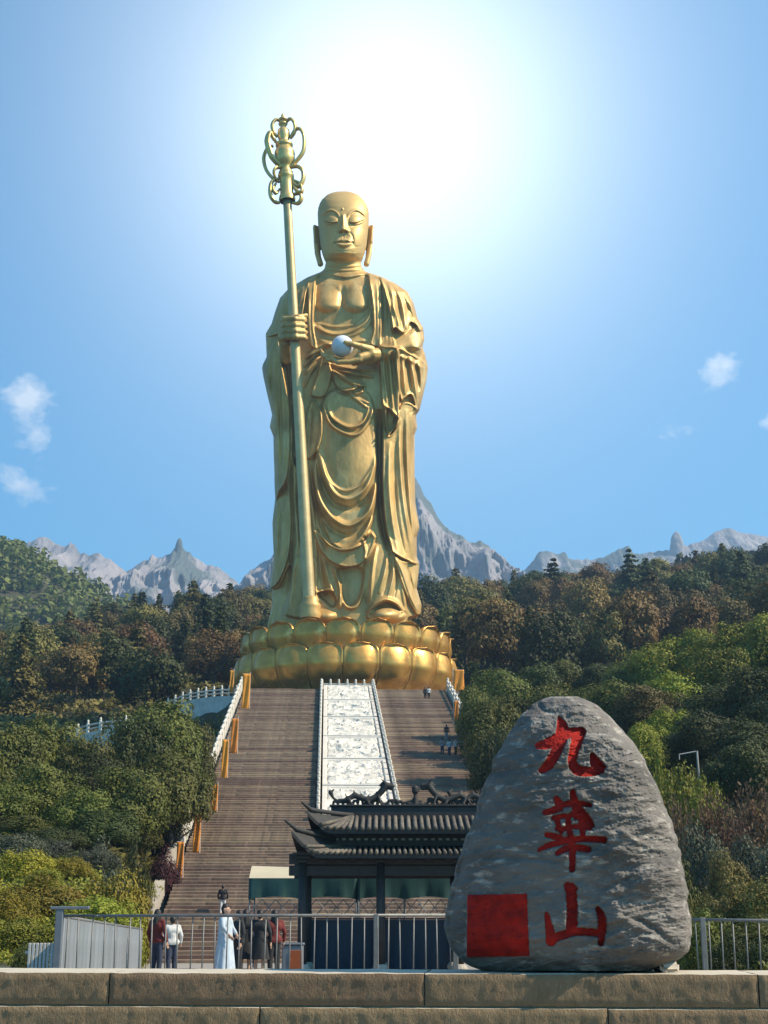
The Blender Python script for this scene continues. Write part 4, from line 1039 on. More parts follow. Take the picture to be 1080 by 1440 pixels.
masks = [stroke_mask(hr, g) for g in (g1, g2, g3)]
# little untouched islands inside the middle character
for cx_, cy_, r_ in ((590, 450, 2.2), (425, 490, 2.6), (440, 622, 3.0), (570, 605, 2.2), (470, 315, 4.5)):
    d = np.hypot((hr.X-(745+cx_/9))/1.2, hr.Y-(1105+cy_/9)); masks[1] *= sstep(r_*.8, r_*1.3, d)
seal = [(656.8, 1257.6), (741.5, 1256.2), (744.6, 1345.0), (655.6, 1346.4)]
ks = hr.mask(seal, smooth=False); ks *= (sstep(-.9, .3, fbm(hr.X/3, hr.Y/3, seed=77, oc=3)+1.15))
masks.append(ks)
alln = np.clip(sum(masks), 0, 1)
base_before = hr.H.copy()
hr.H = hr.H*(1-.55*alln) - 4.2*alln
RL = [(979, 775), (981, 767), (984, 756), (990, 748), (1001, 737), (1016, 725), (1032, 715), (1067, 696), (1108, 679.6), (1167, 661), (1215, 644), (1267, 629.6), (1304, 623), (1334, 633), (1346, 644), (1358, 659), (1370, 690)]
RR = [(979, 812), (981, 818), (984, 826), (990, 838), (1001, 852), (1016, 867), (1027, 878), (1056, 900), (1090, 918.5), (1134, 937), (1182, 952), (1241, 965), (1286, 970), (1315, 973), (1338, 967), (1349, 954), (1358, 934), (1370, 905)]
jl = lambda T, sd: [(y, x + 2.6*float(fbm(y/19, sd, seed=4, oc=3))) for y, x in T]
dens = lambda T: [(y, float(np.interp(y, *np.array(T, float).T))) for y in np.arange(979, 1371, 4)]
RL, RR = jl(dens(RL), 1.0), jl(dens(RR), 2.4)
RB = [(979, 14), (985, 26), (1000, 46), (1040, 72), (1110, 92), (1220, 100), (1320, 96), (1352, 78), (1370, 60)]
R0 = Vector((pt(795, 1357, RY).x, RY, WT))
rows = np.arange(979.5, 1366, .85)
Rargs = (hr, rows, RL, RR, lambda y: interp(RB, y), lambda y: interp(RB, y)*.8, RY, RK, 330, R0)
V, Fc = relief_solid(*Rargs, ex=2.5, ex2=2.0, fade=.04)
boulder = link('boulder', mesh_np('boulder', V, Fc, M['rock']), None, R0)
tag(boulder, 'tall grey carved boulder with three red characters and a red square on the wall top', 'boulder')
hc = HM(600, 1000, 965, 1372, 0.5); hc.H = hr.H.copy()
def surf(px, py):                     # depth of the boulder's front at a photo position
    xl, xr = interp(RL, py), interp(RR, py); c, a = (xl+xr)/2, (xr-xl)/2; s = np.clip((px-c)/a, -1, 1)
    return interp(RB, py)*(1-np.abs(s)**2.5)**.5 + hr.sample(px, py)*np.clip((1-np.abs(s))/.04, 0, 1)**.6
for mk, nm, lb in zip(masks, ('red_character',)*3+('red_square',), (None,)*4):
    cell = mk > .5
    cc = cell[:-1, :-1] & cell[1:, :-1] & cell[:-1, 1:] & cell[1:, 1:]
    jj, ii = np.nonzero(cc); W_ = cell.shape[1]
    q4 = np.stack([jj*W_+ii, jj*W_+ii+1, (jj+1)*W_+ii+1, (jj+1)*W_+ii], 1); u, inv = np.unique(q4, return_inverse=True); inv = inv.reshape(q4.shape)
    px, py = hr.X.ravel()[u], hr.Y.ravel()[u]
    Vt = unproj(px, py, RY-(surf(px, py)+1.3)*RK)-np.asarray(R0)
    link(nm, mesh_np(nm, Vt, inv[:, ::-1], M['red_paint']), boulder)
# wedge stone under the boulder's right foot
mb = MB(); mb.box((0, 0, .06), (.24, .3, .12), .2, bev=.035)
o = mb.build('wedge_stone', M['kerb'], None, True); o.location = pt(936, 1361, 17.35); o.location.z = WT+.004
tag(o, 'small pale wedge stone under the right foot of the carved boulder', 'stone')

# ================================================================== railings behind the wall
FY = 24.0
def gz(y): return float(plaza_z(y))
def fence(label, px0, px1, posts, rail_py0, rail_py1, sp=17.0, Y=FY, cap=None):
    a, b = pt(px0, rail_py0, Y), pt(px1, rail_py1, Y)
    g = gz(Y); r = empty('metal_railing', (a.x, Y, g)); tag(r, label, 'railing')
    Lx = b.x-a.x; h0, h1 = a.z-g, b.z-g
    mb = MB(); mb.tube([(0, 0, h0), (Lx, 0, h1)], .024, 8); mb.build('top_rail', M['steel'], r, True)
    mb = MB(); mb.tube([(0, 0, .12), (Lx, 0, .12)], .018, 8); mb.build('bottom_rail', M['steel'], r, True)
    bm_ = MB(); bm_.tube([(0, 0, .12), (0, 0, h0-.02)], .0125, 6); bar = bm_.mesh('baluster', M['steel'], True)
    n = int((px1-px0)/sp)
    for i in range(1, n):
        if any(abs(px0+i*sp-p) < 6 for p in posts): continue
        link('baluster', bar, r, (Lx*i/n+random.uniform(-.012, .012), random.uniform(-.01, .01), 0), (random.uniform(-.012, .012), random.uniform(-.02, .02), 0))
    for p in posts:
        mb = MB(); mb.box((0, 0, (h0+.03)/2), (.085, .05, h0+.03), bev=.008); link('post', mb.mesh('post', M['steel']), r, (pt(p, rail_py0, Y).x-a.x, .0, 0))
    return r
fence('grey metal railing with thin bars in front of the stall and visitors', 78, 650, (84, 529, 640), 1288, 1287)
fence('grey metal railing section right of the carved boulder', 962, 1200, (988, 1168), 1293, 1296)
# ribbed grey panel fence running back on the left
pa, pb = pt(84, 1290, 24.4), pt(200, 1308, 42.0)
r = empty('panel_fence', (pa.x, pa.y, gz(24.4))); tag(r, 'pale grey ribbed panel fence running back from the left corner post', 'fence')
n = 26
for i in range(n):
    t0, t1 = i/n, (i+1)/n; p, q_ = pa.lerp(pb, t0), pa.lerp(pb, t1); d = (q_-p); ln = math.hypot(d.x, d.y)
    zb0 = gz(p.y)-r.location.z
    h = (p.z+q_.z)/2 - gz(p.y)
    mb = MB(); mb.box((0, 0, h/2), (ln*.86, .04, h), bev=.01)
    link('slat', mb.mesh('slat', M['fence_panel']), r, ((p.x+q_.x)/2-pa.x, (p.y+q_.y)/2-pa.y, zb0), (0, 0, math.atan2(d.y, d.x)))
mb = MB(); mb.tube([(0, 0, pa.z-r.location.z+.02), tuple(Vector((pb.x-pa.x, pb.y-pa.y, pb.z-r.location.z+.02)))], .03, 8); mb.build('top_rail', M['steel'], r, True)
# tall corner post with a crossbar
c = pt(80, 1355, 23.8); g = gz(23.8)
r = empty('corner_post', (c.x, 23.8, g)); tag(r, 'grey square post with a flat crossbar at the left end of the railing', 'post')
h = pt(80, 1279, 23.8).z-g
mb = MB(); mb.box((0, 0, h/2), (.12, .10, h), bev=.01); mb.build('post', M['steel_dark'], r)
mb = MB(); mb.box((.16, 0, h+.025), (.62, .12, .05), bev=.01); mb.build('crossbar', M['steel_dark'], r)
# low white picket fence, far left
Yp = 27.0; a, b = pt(40, 1326, Yp), pt(72, 1332, Yp); g = gz(Yp)
r = empty('picket_fence', (a.x, Yp, g)); tag(r, 'low whitewashed picket fence at the far left behind the wall', 'fence')
mb = MB(); mb.box((.03, 0, (a.z-g)/2), (.05, .03, a.z-g), bev=.006); pk = mb.mesh('picket', M['marble_old'])
for i in range(7): link('picket', pk, r, (i*(b.x-a.x)/6.2, 0, 0))
mb = MB(); mb.box(((b.x-a.x)/2, .03, (a.z-g)*.8), ((b.x-a.x)+.1, .02, .05)); mb.build('cross_rail', M['marble_old'], r)

# ================================================================== gate pavilion
PY = 54.0; g = gz(PY); k = PY/CP/F*1.0
def pvx(px): return pt(px, 1300, PY).x
def pvz(py): return float(EYE+PY*tanE(py))-g
xc = pvx(588)
pav = empty('gate_pavilion', (xc, PY, g)); tag(pav, 'black timber gate pavilion with two tiled roofs and upturned eaves', 'pavilion')
cols = [pvx(p)-xc for p in (428.5, 535.5, 642, 748)]
DP = 1.6
cm_ = MB(); cm_.tube([(0, 0, 0), (0, 0, pvz(1204))], [.17, .155], 14); cm_ = cm_.mesh('column', M['black_wood'], True)
bs = MB(); bs.lathe((0, 0, 0), [(.01, 0), (.27, 0), (.3, .12), (.22, .25), (.17, .27)], 14); bs = bs.mesh('column_base', M['kerb'])
for x in cols:
    for yv in (-DP, DP):
        q_ = link('column', cm_, pav, (x, yv, 0)); link('base', bs, q_)
for zt, zb, th, nm in ((1203, 1218, .18, 'beam'), (1219, 1234, .13, 'lintel')):
    mb = MB()
    for yv in (-DP, DP): mb.box((0, yv, (pvz(zt)+pvz(zb))/2), (cols[-1]-cols[0]+1.0, th, pvz(zt)-pvz(zb)-.02), bev=.02)
    for x in cols: mb.box((x, 0, (pvz(zt)+pvz(zb))/2+.01), (.12, 2*DP-th, .2))
    mb.build(nm, M['black_wood'], pav)
# frieze between the two roofs with a row of small pale blocks
mb = MB(); mb.box((0, 0, (pvz(1168)+pvz(1192))/2), (cols[-1]-cols[0]-.1, 2.0, pvz(1168)-pvz(1192)), bev=.02); mb.build('frieze', M['black_wood'], pav)
dm = MB(); dm.box((0, 0, 0), (.14, .06, .075), bev=.01); dm = dm.mesh('dentil', M['kerb'])
for i in range(26): link('dentil', dm, pav, (cols[0]+.35+i*.27, -1.02, pvz(1182.5)))
# bracket clusters under the lower eave
bk = MB()
for j, w_ in enumerate((.3, .5, .7)): bk.box((0, -.12*j, .12*j), (w_, .30, .09))
bk = bk.mesh('bracket', M['black_wood'])
def roof(xl, xr, yh, z_e, z_r, lift, nm, ntile, tmat, sag=.25, tip=.55):
    """hipped skirt roof: eave rectangle (xl..xr, +-yh) at z_e rising to an inner ridge rectangle at z_r"""
    W_ = xr-xl; nu = 40; nv = 9; mbx = MB(); under = []
    inx = yh*.72
    def P(u, v, sg):      # u along, v 0 eave .. 1 top
        x = xl+W_*u; xi = np.clip(x, xl+inx, xr-inx)
        e = abs(2*u-1); up = lift*max(0, (e-.82)/.18)**1.8*(1-v)
        X = (x*(1-v)+xi*v); ext = tip*max(0, (e-.86)/.14)**2*(1-v)*(1 if u > .5 else -1)
        Yv = sg*(yh*(1-v)+.10*v) + sg*.15*max(0, (e-.8)/.2)**2*(1-v)
        return (X+ext, Yv, z_e+(z_r-z_e)*(v-sag*v*(1-v))+up)
    for sg in (-1, 1):
        V = [P(u, v, sg) for v in np.linspace(0, 1, nv) for u in np.linspace(0, 1, nu)]
        V2 = [(x, y, z-.14) for x, y, z in V]
        f = grid_faces(nv, nu); n0 = len(V)
        bd = list(range(nu))+[j*nu+nu-1 for j in range(1, nv)]+[(nv-1)*nu+i for i in range(nu-2, -1, -1)]+[j*nu for j in range(nv-2, 0, -1)]
        sd = [[bd[q], bd[(q+1) % len(bd)], bd[(q+1) % len(bd)]+n0, bd[q]+n0] for q in range(len(bd))]
        mbx.add(V+V2, np.concatenate([f, f[:, ::-1]+n0, np.array(sd)]))
    for e in (0, 1):
        V = []
        for v in np.linspace(0, 1, nv):
            a_, b_ = P(e, v, -1), P(e, v, 1)
            for t in np.linspace(0, 1, 9):
                V.append([a_[i]+(b_[i]-a_[i])*t for i in range(3)]); V[-1][2] -= (0 if v == 1 else lift*.8*(1-(2*t-1)**2)*(1-v)) ; V[-1][0] += (-1 if e else 1)*tip*.7*(1-(2*t-1)**2)*(1-v)
        V2 = [(x, y, z-.14) for x, y, z in V]; f = grid_faces(nv, 9); mbx.add(V+V2, np.concatenate([f, f[:, ::-1]+len(V)]))
    o = mbx.build(nm, M['roof_dark'], pav); fixn(o.data)
    # round tile courses running down the front and back slope, each course a part
    for sg in (-1, 1):
        for i in range(ntile):
            u = .035+.93*(i+.5)/ntile
            pts = [Vector(P(u, v, sg))+Vector((0, 0, .05)) for v in np.linspace(-.03, .93, 6)]
            m2 = MB(); m2.tube(pts, .082*W_/ntile/.26*.95, 8); link('tile_course', m2.mesh('tile_course', tmat, True), o)
    for e in (0, 1):
        for sg in (-1, 1):
            pts = [Vector(P(e, v, sg))+Vector((0, 0, .09)) for v in np.linspace(-.06, 1, 9)]
            pts[0] += Vector(((1 if e else -1)*.10, 0, .22))
            m2 = MB(); m2.tube(pts, [.035]+[.085]*8, 8); m2.build('hip_ridge', M['roof_dark'], o, True)
    return o, P
xl, xr = pvx(417)-xc, pvx(759)-xc
ro, Pl = roof(xl+.12, xr-.12, 2.75, pvz(1206), pvz(1190), .80, 'lower_roof', 40, M['roof_tile'], .25, .18)
for x in np.linspace(cols[0], cols[-1], 13): link('bracket', bk, pav, (x, -DP-.16, pvz(1214)))
ro2, Pu = roof(pvx(440)-xc, pvx(736)-xc, 2.0, pvz(1171.5), pvz(1150), .62, 'upper_roof', 30, M['roof_tile'], .15, .15)
mb = MB(); zr0, zr1 = pvz(1152.5), pvz(1134.5); mb.box((0, 0, (zr0+zr1)/2), (pvx(712)-pvx(464), .34, zr1-zr0), bev=.04); mb.box((0, 0, zr1+.03), (pvx(714)-pvx(462), .44, .07), bev=.02)
rb = mb.build('main_ridge', M['black_wood'], ro2)
# dragons along the ridge
def dragon(flip, x0):
    c = []
    def cap(a, b, r0, r1): c.append(((flip*a[0], a[1], a[2]), (flip*b[0], b[1], b[2]), r0, r1))
    pth = [(-1.35, 0, .28), (-1.15, .02, .14), (-.85, -.02, .22), (-.55, .02, .38), (-.25, 0, .26), (0, -.02, .20), (.28, .02, .34), (.5, 0, .58), (.62, 0, .74)]
    rd = [.05, .07, .09, .12, .12, .12, .13, .13, .14]
    for i in range(len(pth)-1): cap(pth[i], pth[i+1], rd[i], rd[i+1])
    cap((.62, 0, .74), (.86, 0, .72), .15, .09); cap((.66, .0, .66), (.84, 0, .60), .08, .05)
    for s in (-1, 1): cap((.6, s*.08, .84), (.42, s*.16, 1.0), .045, .015)
    cap((.52, 0, .86), (.36, 0, .74), .06, .03)
    for q_ in pth[2:8]: cap((q_[0], 0, q_[2]+.08), (q_[0]-.06, 0, q_[2]+.24), .05, .015)
    for x_, zz in ((-.75, .2), (-.1, .2), (.35, .3)):
        cap((x_, -.08, zz), (x_+.08, -.16, .06), .06, .045); cap((x_, .08, zz), (x_-.08, .16, .06), .06, .045)
        cap((x_+.08, -.16, .06), (x_+.2, -.17, .02), .045, .03)
    cap((-1.35, 0, .28), (-1.45, 0, .48), .05, .10); cap((-1.45, 0, .48), (-1.32, 0, .60), .09, .03)
    c2 = [((a[0], a[1], a[2]+.0), b, r, s) for a, b, r, s in c]
    link('dragon', blob_mesh('dragon', c2, .035, M['roof_dark'], 1), ro2, (x0, 0, zr1+.04))
dragon(1, pvx(519)-xc); dragon(-1, pvx(628)-xc); dragon(1, pvx(690)-xc)
c = []
for i in range(34):
    x_ = (pvx(470)-xc)+(pvx(706)-pvx(470))*i/33; h_ = .16+.09*math.sin(i*1.7)+.05*math.sin(i*4.1)
    c += [((x_-.09, 0, .03), (x_-.05, 0, h_), .05, .055), ((x_-.05, 0, h_), (x_+.05, 0, h_+.02), .055, .045), ((x_+.05, 0, h_+.02), (x_+.09, 0, .05), .045, .05)]
link('ridge_scrollwork', blob_mesh('ridge_scrollwork', c, .03, M['roof_dark'], 1), ro2, (0, 0, zr1+.04))
c = [((0, 0, 0), (0, 0, .3), .12, .08), ((0, 0, .3), (0, 0, .5), .07, .05), ((0, 0, .55), (0, 0, .62), .14, .14), ((-.25, 0, .05), (.25, 0, .05), .09, .09)]
link('ridge_jewel', blob_mesh('ridge_jewel', c, .035, M['roof_dark'], 1), ro2, (pvx(585)-xc, 0, zr1+.04))

# ================================================================== market tents behind the pavilion
TYv = 58.0
def tent(px0, px1, label):
    g = gz(TYv); tz = lambda py: float(EYE+TYv*tanE(py))-g
    x0, x1 = pt(px0, 1240, TYv).x, pt(px1, 1240, TYv).x; xm = (x0+x1)/2; wd = x1-x0; dp = 2.4
    r = empty('market_tent', (xm, TYv, g)); tag(r, label, 'tent')
    zt, zv = tz(1236), tz(1262)
    n = 16; V = []
    for j in range(9):
        for i in range(n):
            u, v = i/(n-1), j/8; V.append((-wd/2+wd*u, dp*v, zt+(.55)*min(1, v*2.2)*(1-.0*v)-.05*math.sin(math.pi*u)*math.sin(math.pi*v)-(.45 if v > .75 else 0)*(v-.75)*4))
    f = grid_faces(9, n); V2 = [(x, y, z-.03) for x, y, z in V]
    mb = MB(); mb.add(V+V2, np.concatenate([f[:, ::-1], f+len(V)])); o = mb.build('roof', M['canvas'], r); fixn(o.data)
    # hanging valance: front and both sides, scalloped between the legs
    V = []; per = [(-wd/2, dp)]+[(-wd/2, dp*.5)]+[(-wd/2+wd*i/30, 0) for i in range(31)]+[(wd/2, dp*.5), (wd/2, dp)]
    for j in range(7):
        for i, (x, y) in enumerate(per):
            v = j/6; sag = .10*abs(math.sin(math.pi*2*(x/wd+.5)))
            V.append((x+.0, y-.03-.06*v*math.sin(x*5.1)-.02*math.sin(x*13)*v, (zt+.03) - (zt-zv+.10-sag*1.0)*v))
    m_ = len(per); f = grid_faces(7, m_); V2 = [(x*(1-.004), y+.02, z) for x, y, z in V]
    mb = MB(); mb.add(V+V2, np.concatenate([f, f[:, ::-1]+len(V)])); o = mb.build('valance', M['tarp'], r, True); fixn(o.data)
    legm = MB(); legm.tube([(0, 0, 0), (0, 0, zt)], .028, 8); legm = legm.mesh('leg', M['steel_dark'], True)
    for x in (-wd/2+.04, 0, wd/2-.04):
        for y in (.05, dp-.05): link('leg', legm, r, (x, y, 0))
    # folding scissor trusses
    for a_, b_ in ((-wd/2, 0), (0, wd/2)):
        m2 = MB(); zz = zv+.0; hh_ = .75; q_ = (b_-a_)/4
        for i in range(4):
            x_ = a_+i*q_; m2.tube([(x_, .06, zz-hh_*(.1 if i % 2 else .9)), (x_+q_, .06, zz-hh_*(.9 if i % 2 else .1))], .018, 6); m2.tube([(x_, .10, zz-hh_*(.9 if i % 2 else .1)), (x_+q_, .10, zz-hh_*(.1 if i % 2 else .9))], .018, 6)
        m2.build('scissor_truss', M['steel_dark'], r)
    return r
tent(350, 502, 'green market tent with a pale top left of the black pavilion columns')
tent(503, 636, 'green market tent behind the black pavilion columns')
# long stall counters wrapped in dark blue sheets
g = gz(56.6)
for px0, px1, lb in ((428, 533, 'dark blue draped stall counter between the left and middle pavilion columns'), (538, 640, 'dark blue draped stall counter beside the boulder behind the railing')):
    x0, x1 = pt(px0, 1300, 56.6).x, pt(px1, 1300, 56.6).x; h = float(EYE+56.6*tanE(1292))-g
    r = empty('stall_counter', ((x0+x1)/2, 56.6, g)); tag(r, lb, 'stall')
    n = 40; V = []
    for j in range(8):
        for i in range(n):
            u = i/(n-1); V.append(((x0-x1)/2+(x1-x0)*u, -.35-.035*math.sin(u*37+j*.2)*(j/7), h-.04-(h-.06)*j/7))
    mb = MB(); f = grid_faces(8, n); mb.add(V+[(x, y+.03, z) for x, y, z in V], np.concatenate([f, f[:, ::-1]+len(V)])); o = mb.build('drape', M['blue_sheet'], r, True); fixn(o.data)
    mb = MB(); mb.box((0, .1, h), (x1-x0+.06, .95, .05), bev=.015); mb.build('counter_top', M['blue_sheet'], r)
    for s in (-1, 1):
        for yv in (-.22, .45): mb = MB(); mb.box((s*((x1-x0)/2-.1), yv, h/2), (.06, .06, h-.05)); mb.build('leg', M['steel_dark'], r)
# waste bin
M['c_rust'] = mat('rust_orange_panel', (.30, .07, .015), .7, var=(.2, .045, .012), scale=3)
Yb = 40.0; g = gz(Yb); c = pt(412, 1330, Yb)
r = empty('waste_bin', (c.x, Yb, g)); tag(r, 'dark waste bin with an orange front panel behind the railing', 'bin')
hb_ = float(EYE+Yb*tanE(1329))-g
mb = MB(); mb.box((0, 0, hb_/2), (.56, .45, hb_), bev=.03); mb.build('body', M['steel_dark'], r)
mb = MB(); mb.box((.10, -.235, hb_/2-.03), (.33, .03, hb_*.75), bev=.01); mb.build('front_panel', M['c_rust'], r)
mb = MB(); mb.box((0, 0, hb_+.03), (.62, .5, .06), bev=.02); mb.build('lid', M['steel_dark'], r)
# ================================================================== vegetation
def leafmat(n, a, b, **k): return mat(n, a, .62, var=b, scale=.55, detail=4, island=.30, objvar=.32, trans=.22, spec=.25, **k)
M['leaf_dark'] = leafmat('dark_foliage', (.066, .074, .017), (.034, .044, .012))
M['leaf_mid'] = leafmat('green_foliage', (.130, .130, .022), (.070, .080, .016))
M['leaf_olive'] = leafmat('olive_foliage', (.165, .130, .034), (.105, .090, .026))
M['leaf_rust'] = leafmat('rusty_foliage', (.195, .115, .034), (.125, .080, .026))
M['leaf_lime'] = leafmat('yellow_green_foliage', (.225, .225, .020), (.140, .150, .016))
M['leaf_gold'] = leafmat('yellowing_foliage', (.260, .205, .018), (.175, .160, .016))
M['leaf_wine'] = leafmat('wine_red_foliage', (.075, .020, .020), (.045, .014, .016))
M['leaf_dry'] = leafmat('dry_twig_foliage', (.185, .110, .060), (.120, .076, .044))
M['leaf_grey'] = leafmat('grey_green_foliage', (.105, .112, .066), (.065, .076, .048))
M['bark'] = mat('bark', (.060, .046, .034), .95, var=(.035, .027, .021), scale=3, detail=6, bump=.6, bscale=8)

def quads(C, Nr, S, r, asp=.62):
    n = len(C); Nr = Nr/np.maximum(np.linalg.norm(Nr, axis=1, keepdims=True), 1e-6)
    A_ = r.normal(size=(n, 3)); t1 = A_-Nr*(A_*Nr).sum(1, keepdims=True); t1 /= np.maximum(np.linalg.norm(t1, axis=1, keepdims=True), 1e-6)
    t2 = np.cross(Nr, t1); S = S[:, None]
    V = np.stack([C-t1*S*.5, C+t2*S*.5*asp, C+t1*S*.5+Nr*S*.06, C-t2*S*.5*asp], 1).reshape(-1, 3)
    return V, np.arange(4*n).reshape(n, 4)
def sph(n, r):
    d = r.normal(size=(n, 3)); return d/np.linalg.norm(d, axis=1, keepdims=True)
def crown_round(seed, m, per, leaf, zlow=-.45, flat=1.0, lump=.30):
    """crown inside the unit sphere centred at z=0 (scaled later)"""
    r = np.random.default_rng(seed)
    d = sph(m*3, r); d = d[d[:, 2] > zlow][:m]; rad = .54+.36*r.random(len(d)); rad *= 1+.36*fbm(d[:, 0]*1.7+seed, d[:, 1]*1.7, d[:, 2]*1.7, seed, 2)
    cc = d*rad[:, None]; cr = lump*(.65+.7*r.random(len(d)))
    C = []; Nn = []
    for c, q, dd in zip(cc, cr, d):
        k = int(per*(q/lump)**1.6)+4; s_ = sph(k, r); s_ = s_[(s_@dd > -.35) | (r.random(k) < .25)]
        C.append(c+s_*q*(.75+.35*r.random((len(s_), 1)))*np.array([1, 1, .82])); Nn.append(s_*.9+dd*.35+r.normal(size=s_.shape)*.33+np.array([0, 0, .2]))
    C = np.concatenate(C); Nn = np.concatenate(Nn); C[:, 2] *= flat
    V, Fq = quads(C, Nn, leaf*(.6+.8*r.random(len(C))), r)
    return mesh_np('crown', V, Fq, M['leaf_mid'], False)
def crown_conifer(seed, whorls, leaf, layered=False):
    """height 0..1, radius about .26"""
    r = np.random.default_rng(seed); C = []; Nn = []
    for i in range(whorls):
        t = (i+.5)/whorls; z = .10+.90*t; R = .27*(1-t)**.55+.02; R *= .55+.75*r.random()
        nb = max(4, int(9*(1-t)+3)); a0 = r.random()*6.28
        for b in range(nb):
            a = a0+6.283*b/nb+r.normal()*.2; Rb = R*(.65+.5*r.random()); n = int(46*Rb/.2)+5
            u = r.random(n)**.6; sp_ = Rb*.30*(1-u*.55)
            x = Rb*u; off = r.normal(size=(n, 3))*sp_[:, None]*np.array([.8, .8, .35])
            p = np.stack([math.cos(a)*x, math.sin(a)*x, z-.10*Rb/.2*u**1.6*(.5 if layered else 1)+0*x], 1)+off
            C.append(p); Nn.append(np.stack([math.cos(a)*np.ones(n)*.6, math.sin(a)*np.ones(n)*.6, np.ones(n)*.9], 1)+r.normal(size=(n, 3))*.45)
    C = np.concatenate(C); V, Fq = quads(C, np.concatenate(Nn), leaf*(.6+.8*r.random(len(C))), r, .55)
    return mesh_np('crown', V, Fq, M['leaf_dark'], False)
def crown_dry(seed, n, leaf):
    r = np.random.default_rng(seed); C = []; Nn = []; 
    for i in range(n):
        a = r.random()*6.28; el = .25+1.2*r.random(); Lg = .6+.45*r.random(); k = 26
        d = np.array([math.cos(a)*math.cos(el), math.sin(a)*math.cos(el), math.sin(el)]); t = np.linspace(.15, 1, k)[:, None]
        p = d*Lg*t+r.normal(size=(k, 3))*.035*t; C.append(p); Nn.append(np.cross(d, r.normal(size=(k, 3)))+.2*r.normal(size=(k, 3)))
    C = np.concatenate(C); V, Fq = quads(C, np.concatenate(Nn), leaf*(.5+r.random(len(C))), r, .35)
    return mesh_np('crown', V, Fq, M['leaf_dry'], False)
def trunk_mesh(seed, h=1.0, r0=.035, limbs=5, lean=.05):
    r = np.random.default_rng(seed); mb = MB(); p = [Vector((lean*t*t*math.sin(seed), lean*t*t*math.cos(seed), -.06+h*1.06*t)) for t in np.linspace(0, 1, 7)]
    mb.tube(p, [r0*(1.35 if i == 0 else 1)*(1-.75*i/6) for i in range(7)], 7)
    for i in range(limbs):
        t = .45+.45*r.random(); a = r.random()*6.28; b = p[int(t*6)]; L_ = .22*(1.2-t)+.08
        e = b+Vector((math.cos(a)*L_, math.sin(a)*L_, L_*.9)); mb.tube([b, b.lerp(e, .5)+Vector((0, 0, -.012)), e], [r0*.45, r0*.3, r0*.12], 5)
    return mb.mesh('trunk', M['bark'], True)
BN = [crown_round(s, 84, 175, .074, lump=.285) for s in (1, 2, 3)]            # near, fine leaves
BM_ = [crown_round(s, 70, 95, .112, lump=.30) for s in (11, 12, 13, 14, 15, 16)]  # mid distance
SH = [crown_round(s, 120, 80, .075, zlow=-.1, lump=.27) for s in (21, 22, 23)]
CO = [crown_conifer(s, 19, .050) for s in (31, 32, 33)] + [crown_conifer(34, 11, .058, True)]
DR = [crown_dry(s, 170, .085) for s in (41, 42)]
TRN = [trunk_mesh(s) for s in (1, 2, 3)]
def setmat(o, m):
    o.material_slots[0].link = 'OBJECT'; o.material_slots[0].material = m
CNT = {'n': 0}
def plant(kind, x, y, h, wd, mt, name, label, cat, group, z=None, trunk=True):
    z = float(land(x, y)) if z is None else z
    root = empty(name, (x, y, z), random.uniform(0, 6.28)); tag(root, label, cat, group); CNT['n'] += 1
    r_ = wd/2
    if kind == 'conifer':
        o = link('crown', random.choice(CO), root, (0, 0, h*.02), None, (wd/.50, wd/.50, h*.98))
        th = h*.9
    elif kind in ('near', 'mid'):
        me = random.choice(BN if kind == 'near' else BM_); cz = h*.56
        o = link('crown', me, root, (0, 0, cz), None, (r_, r_, (h-cz)*1.0/.93)); th = h*.7
    elif kind == 'shrub':
        o = link('crown', random.choice(SH), root, (0, 0, h*.16), None, (r_, r_, h*.86)); th = h*.5
    else:
        o = link('crown', random.choice(DR), root, (0, 0, 0), None, (r_*1.1, r_*1.1, h)); th = h*.4
    setmat(o, mt)
    if trunk: link('trunk', random.choice(TRN), root, (0, 0, 0), None, (h*.9, h*.9, th))
    return root
def at(kind, px, top, Y, wpx, mt, name, label, cat, group):
    x = float(unproj(px, top, Y)[0]); z = float(land(x, Y)); zt = EYE+Y*float(tanE(top))
    h = max(zt-z, wpx*Y/F*.45); return plant(kind, x, Y, h, wpx*Y/F*1.05, M[mt], name, label, cat, group)

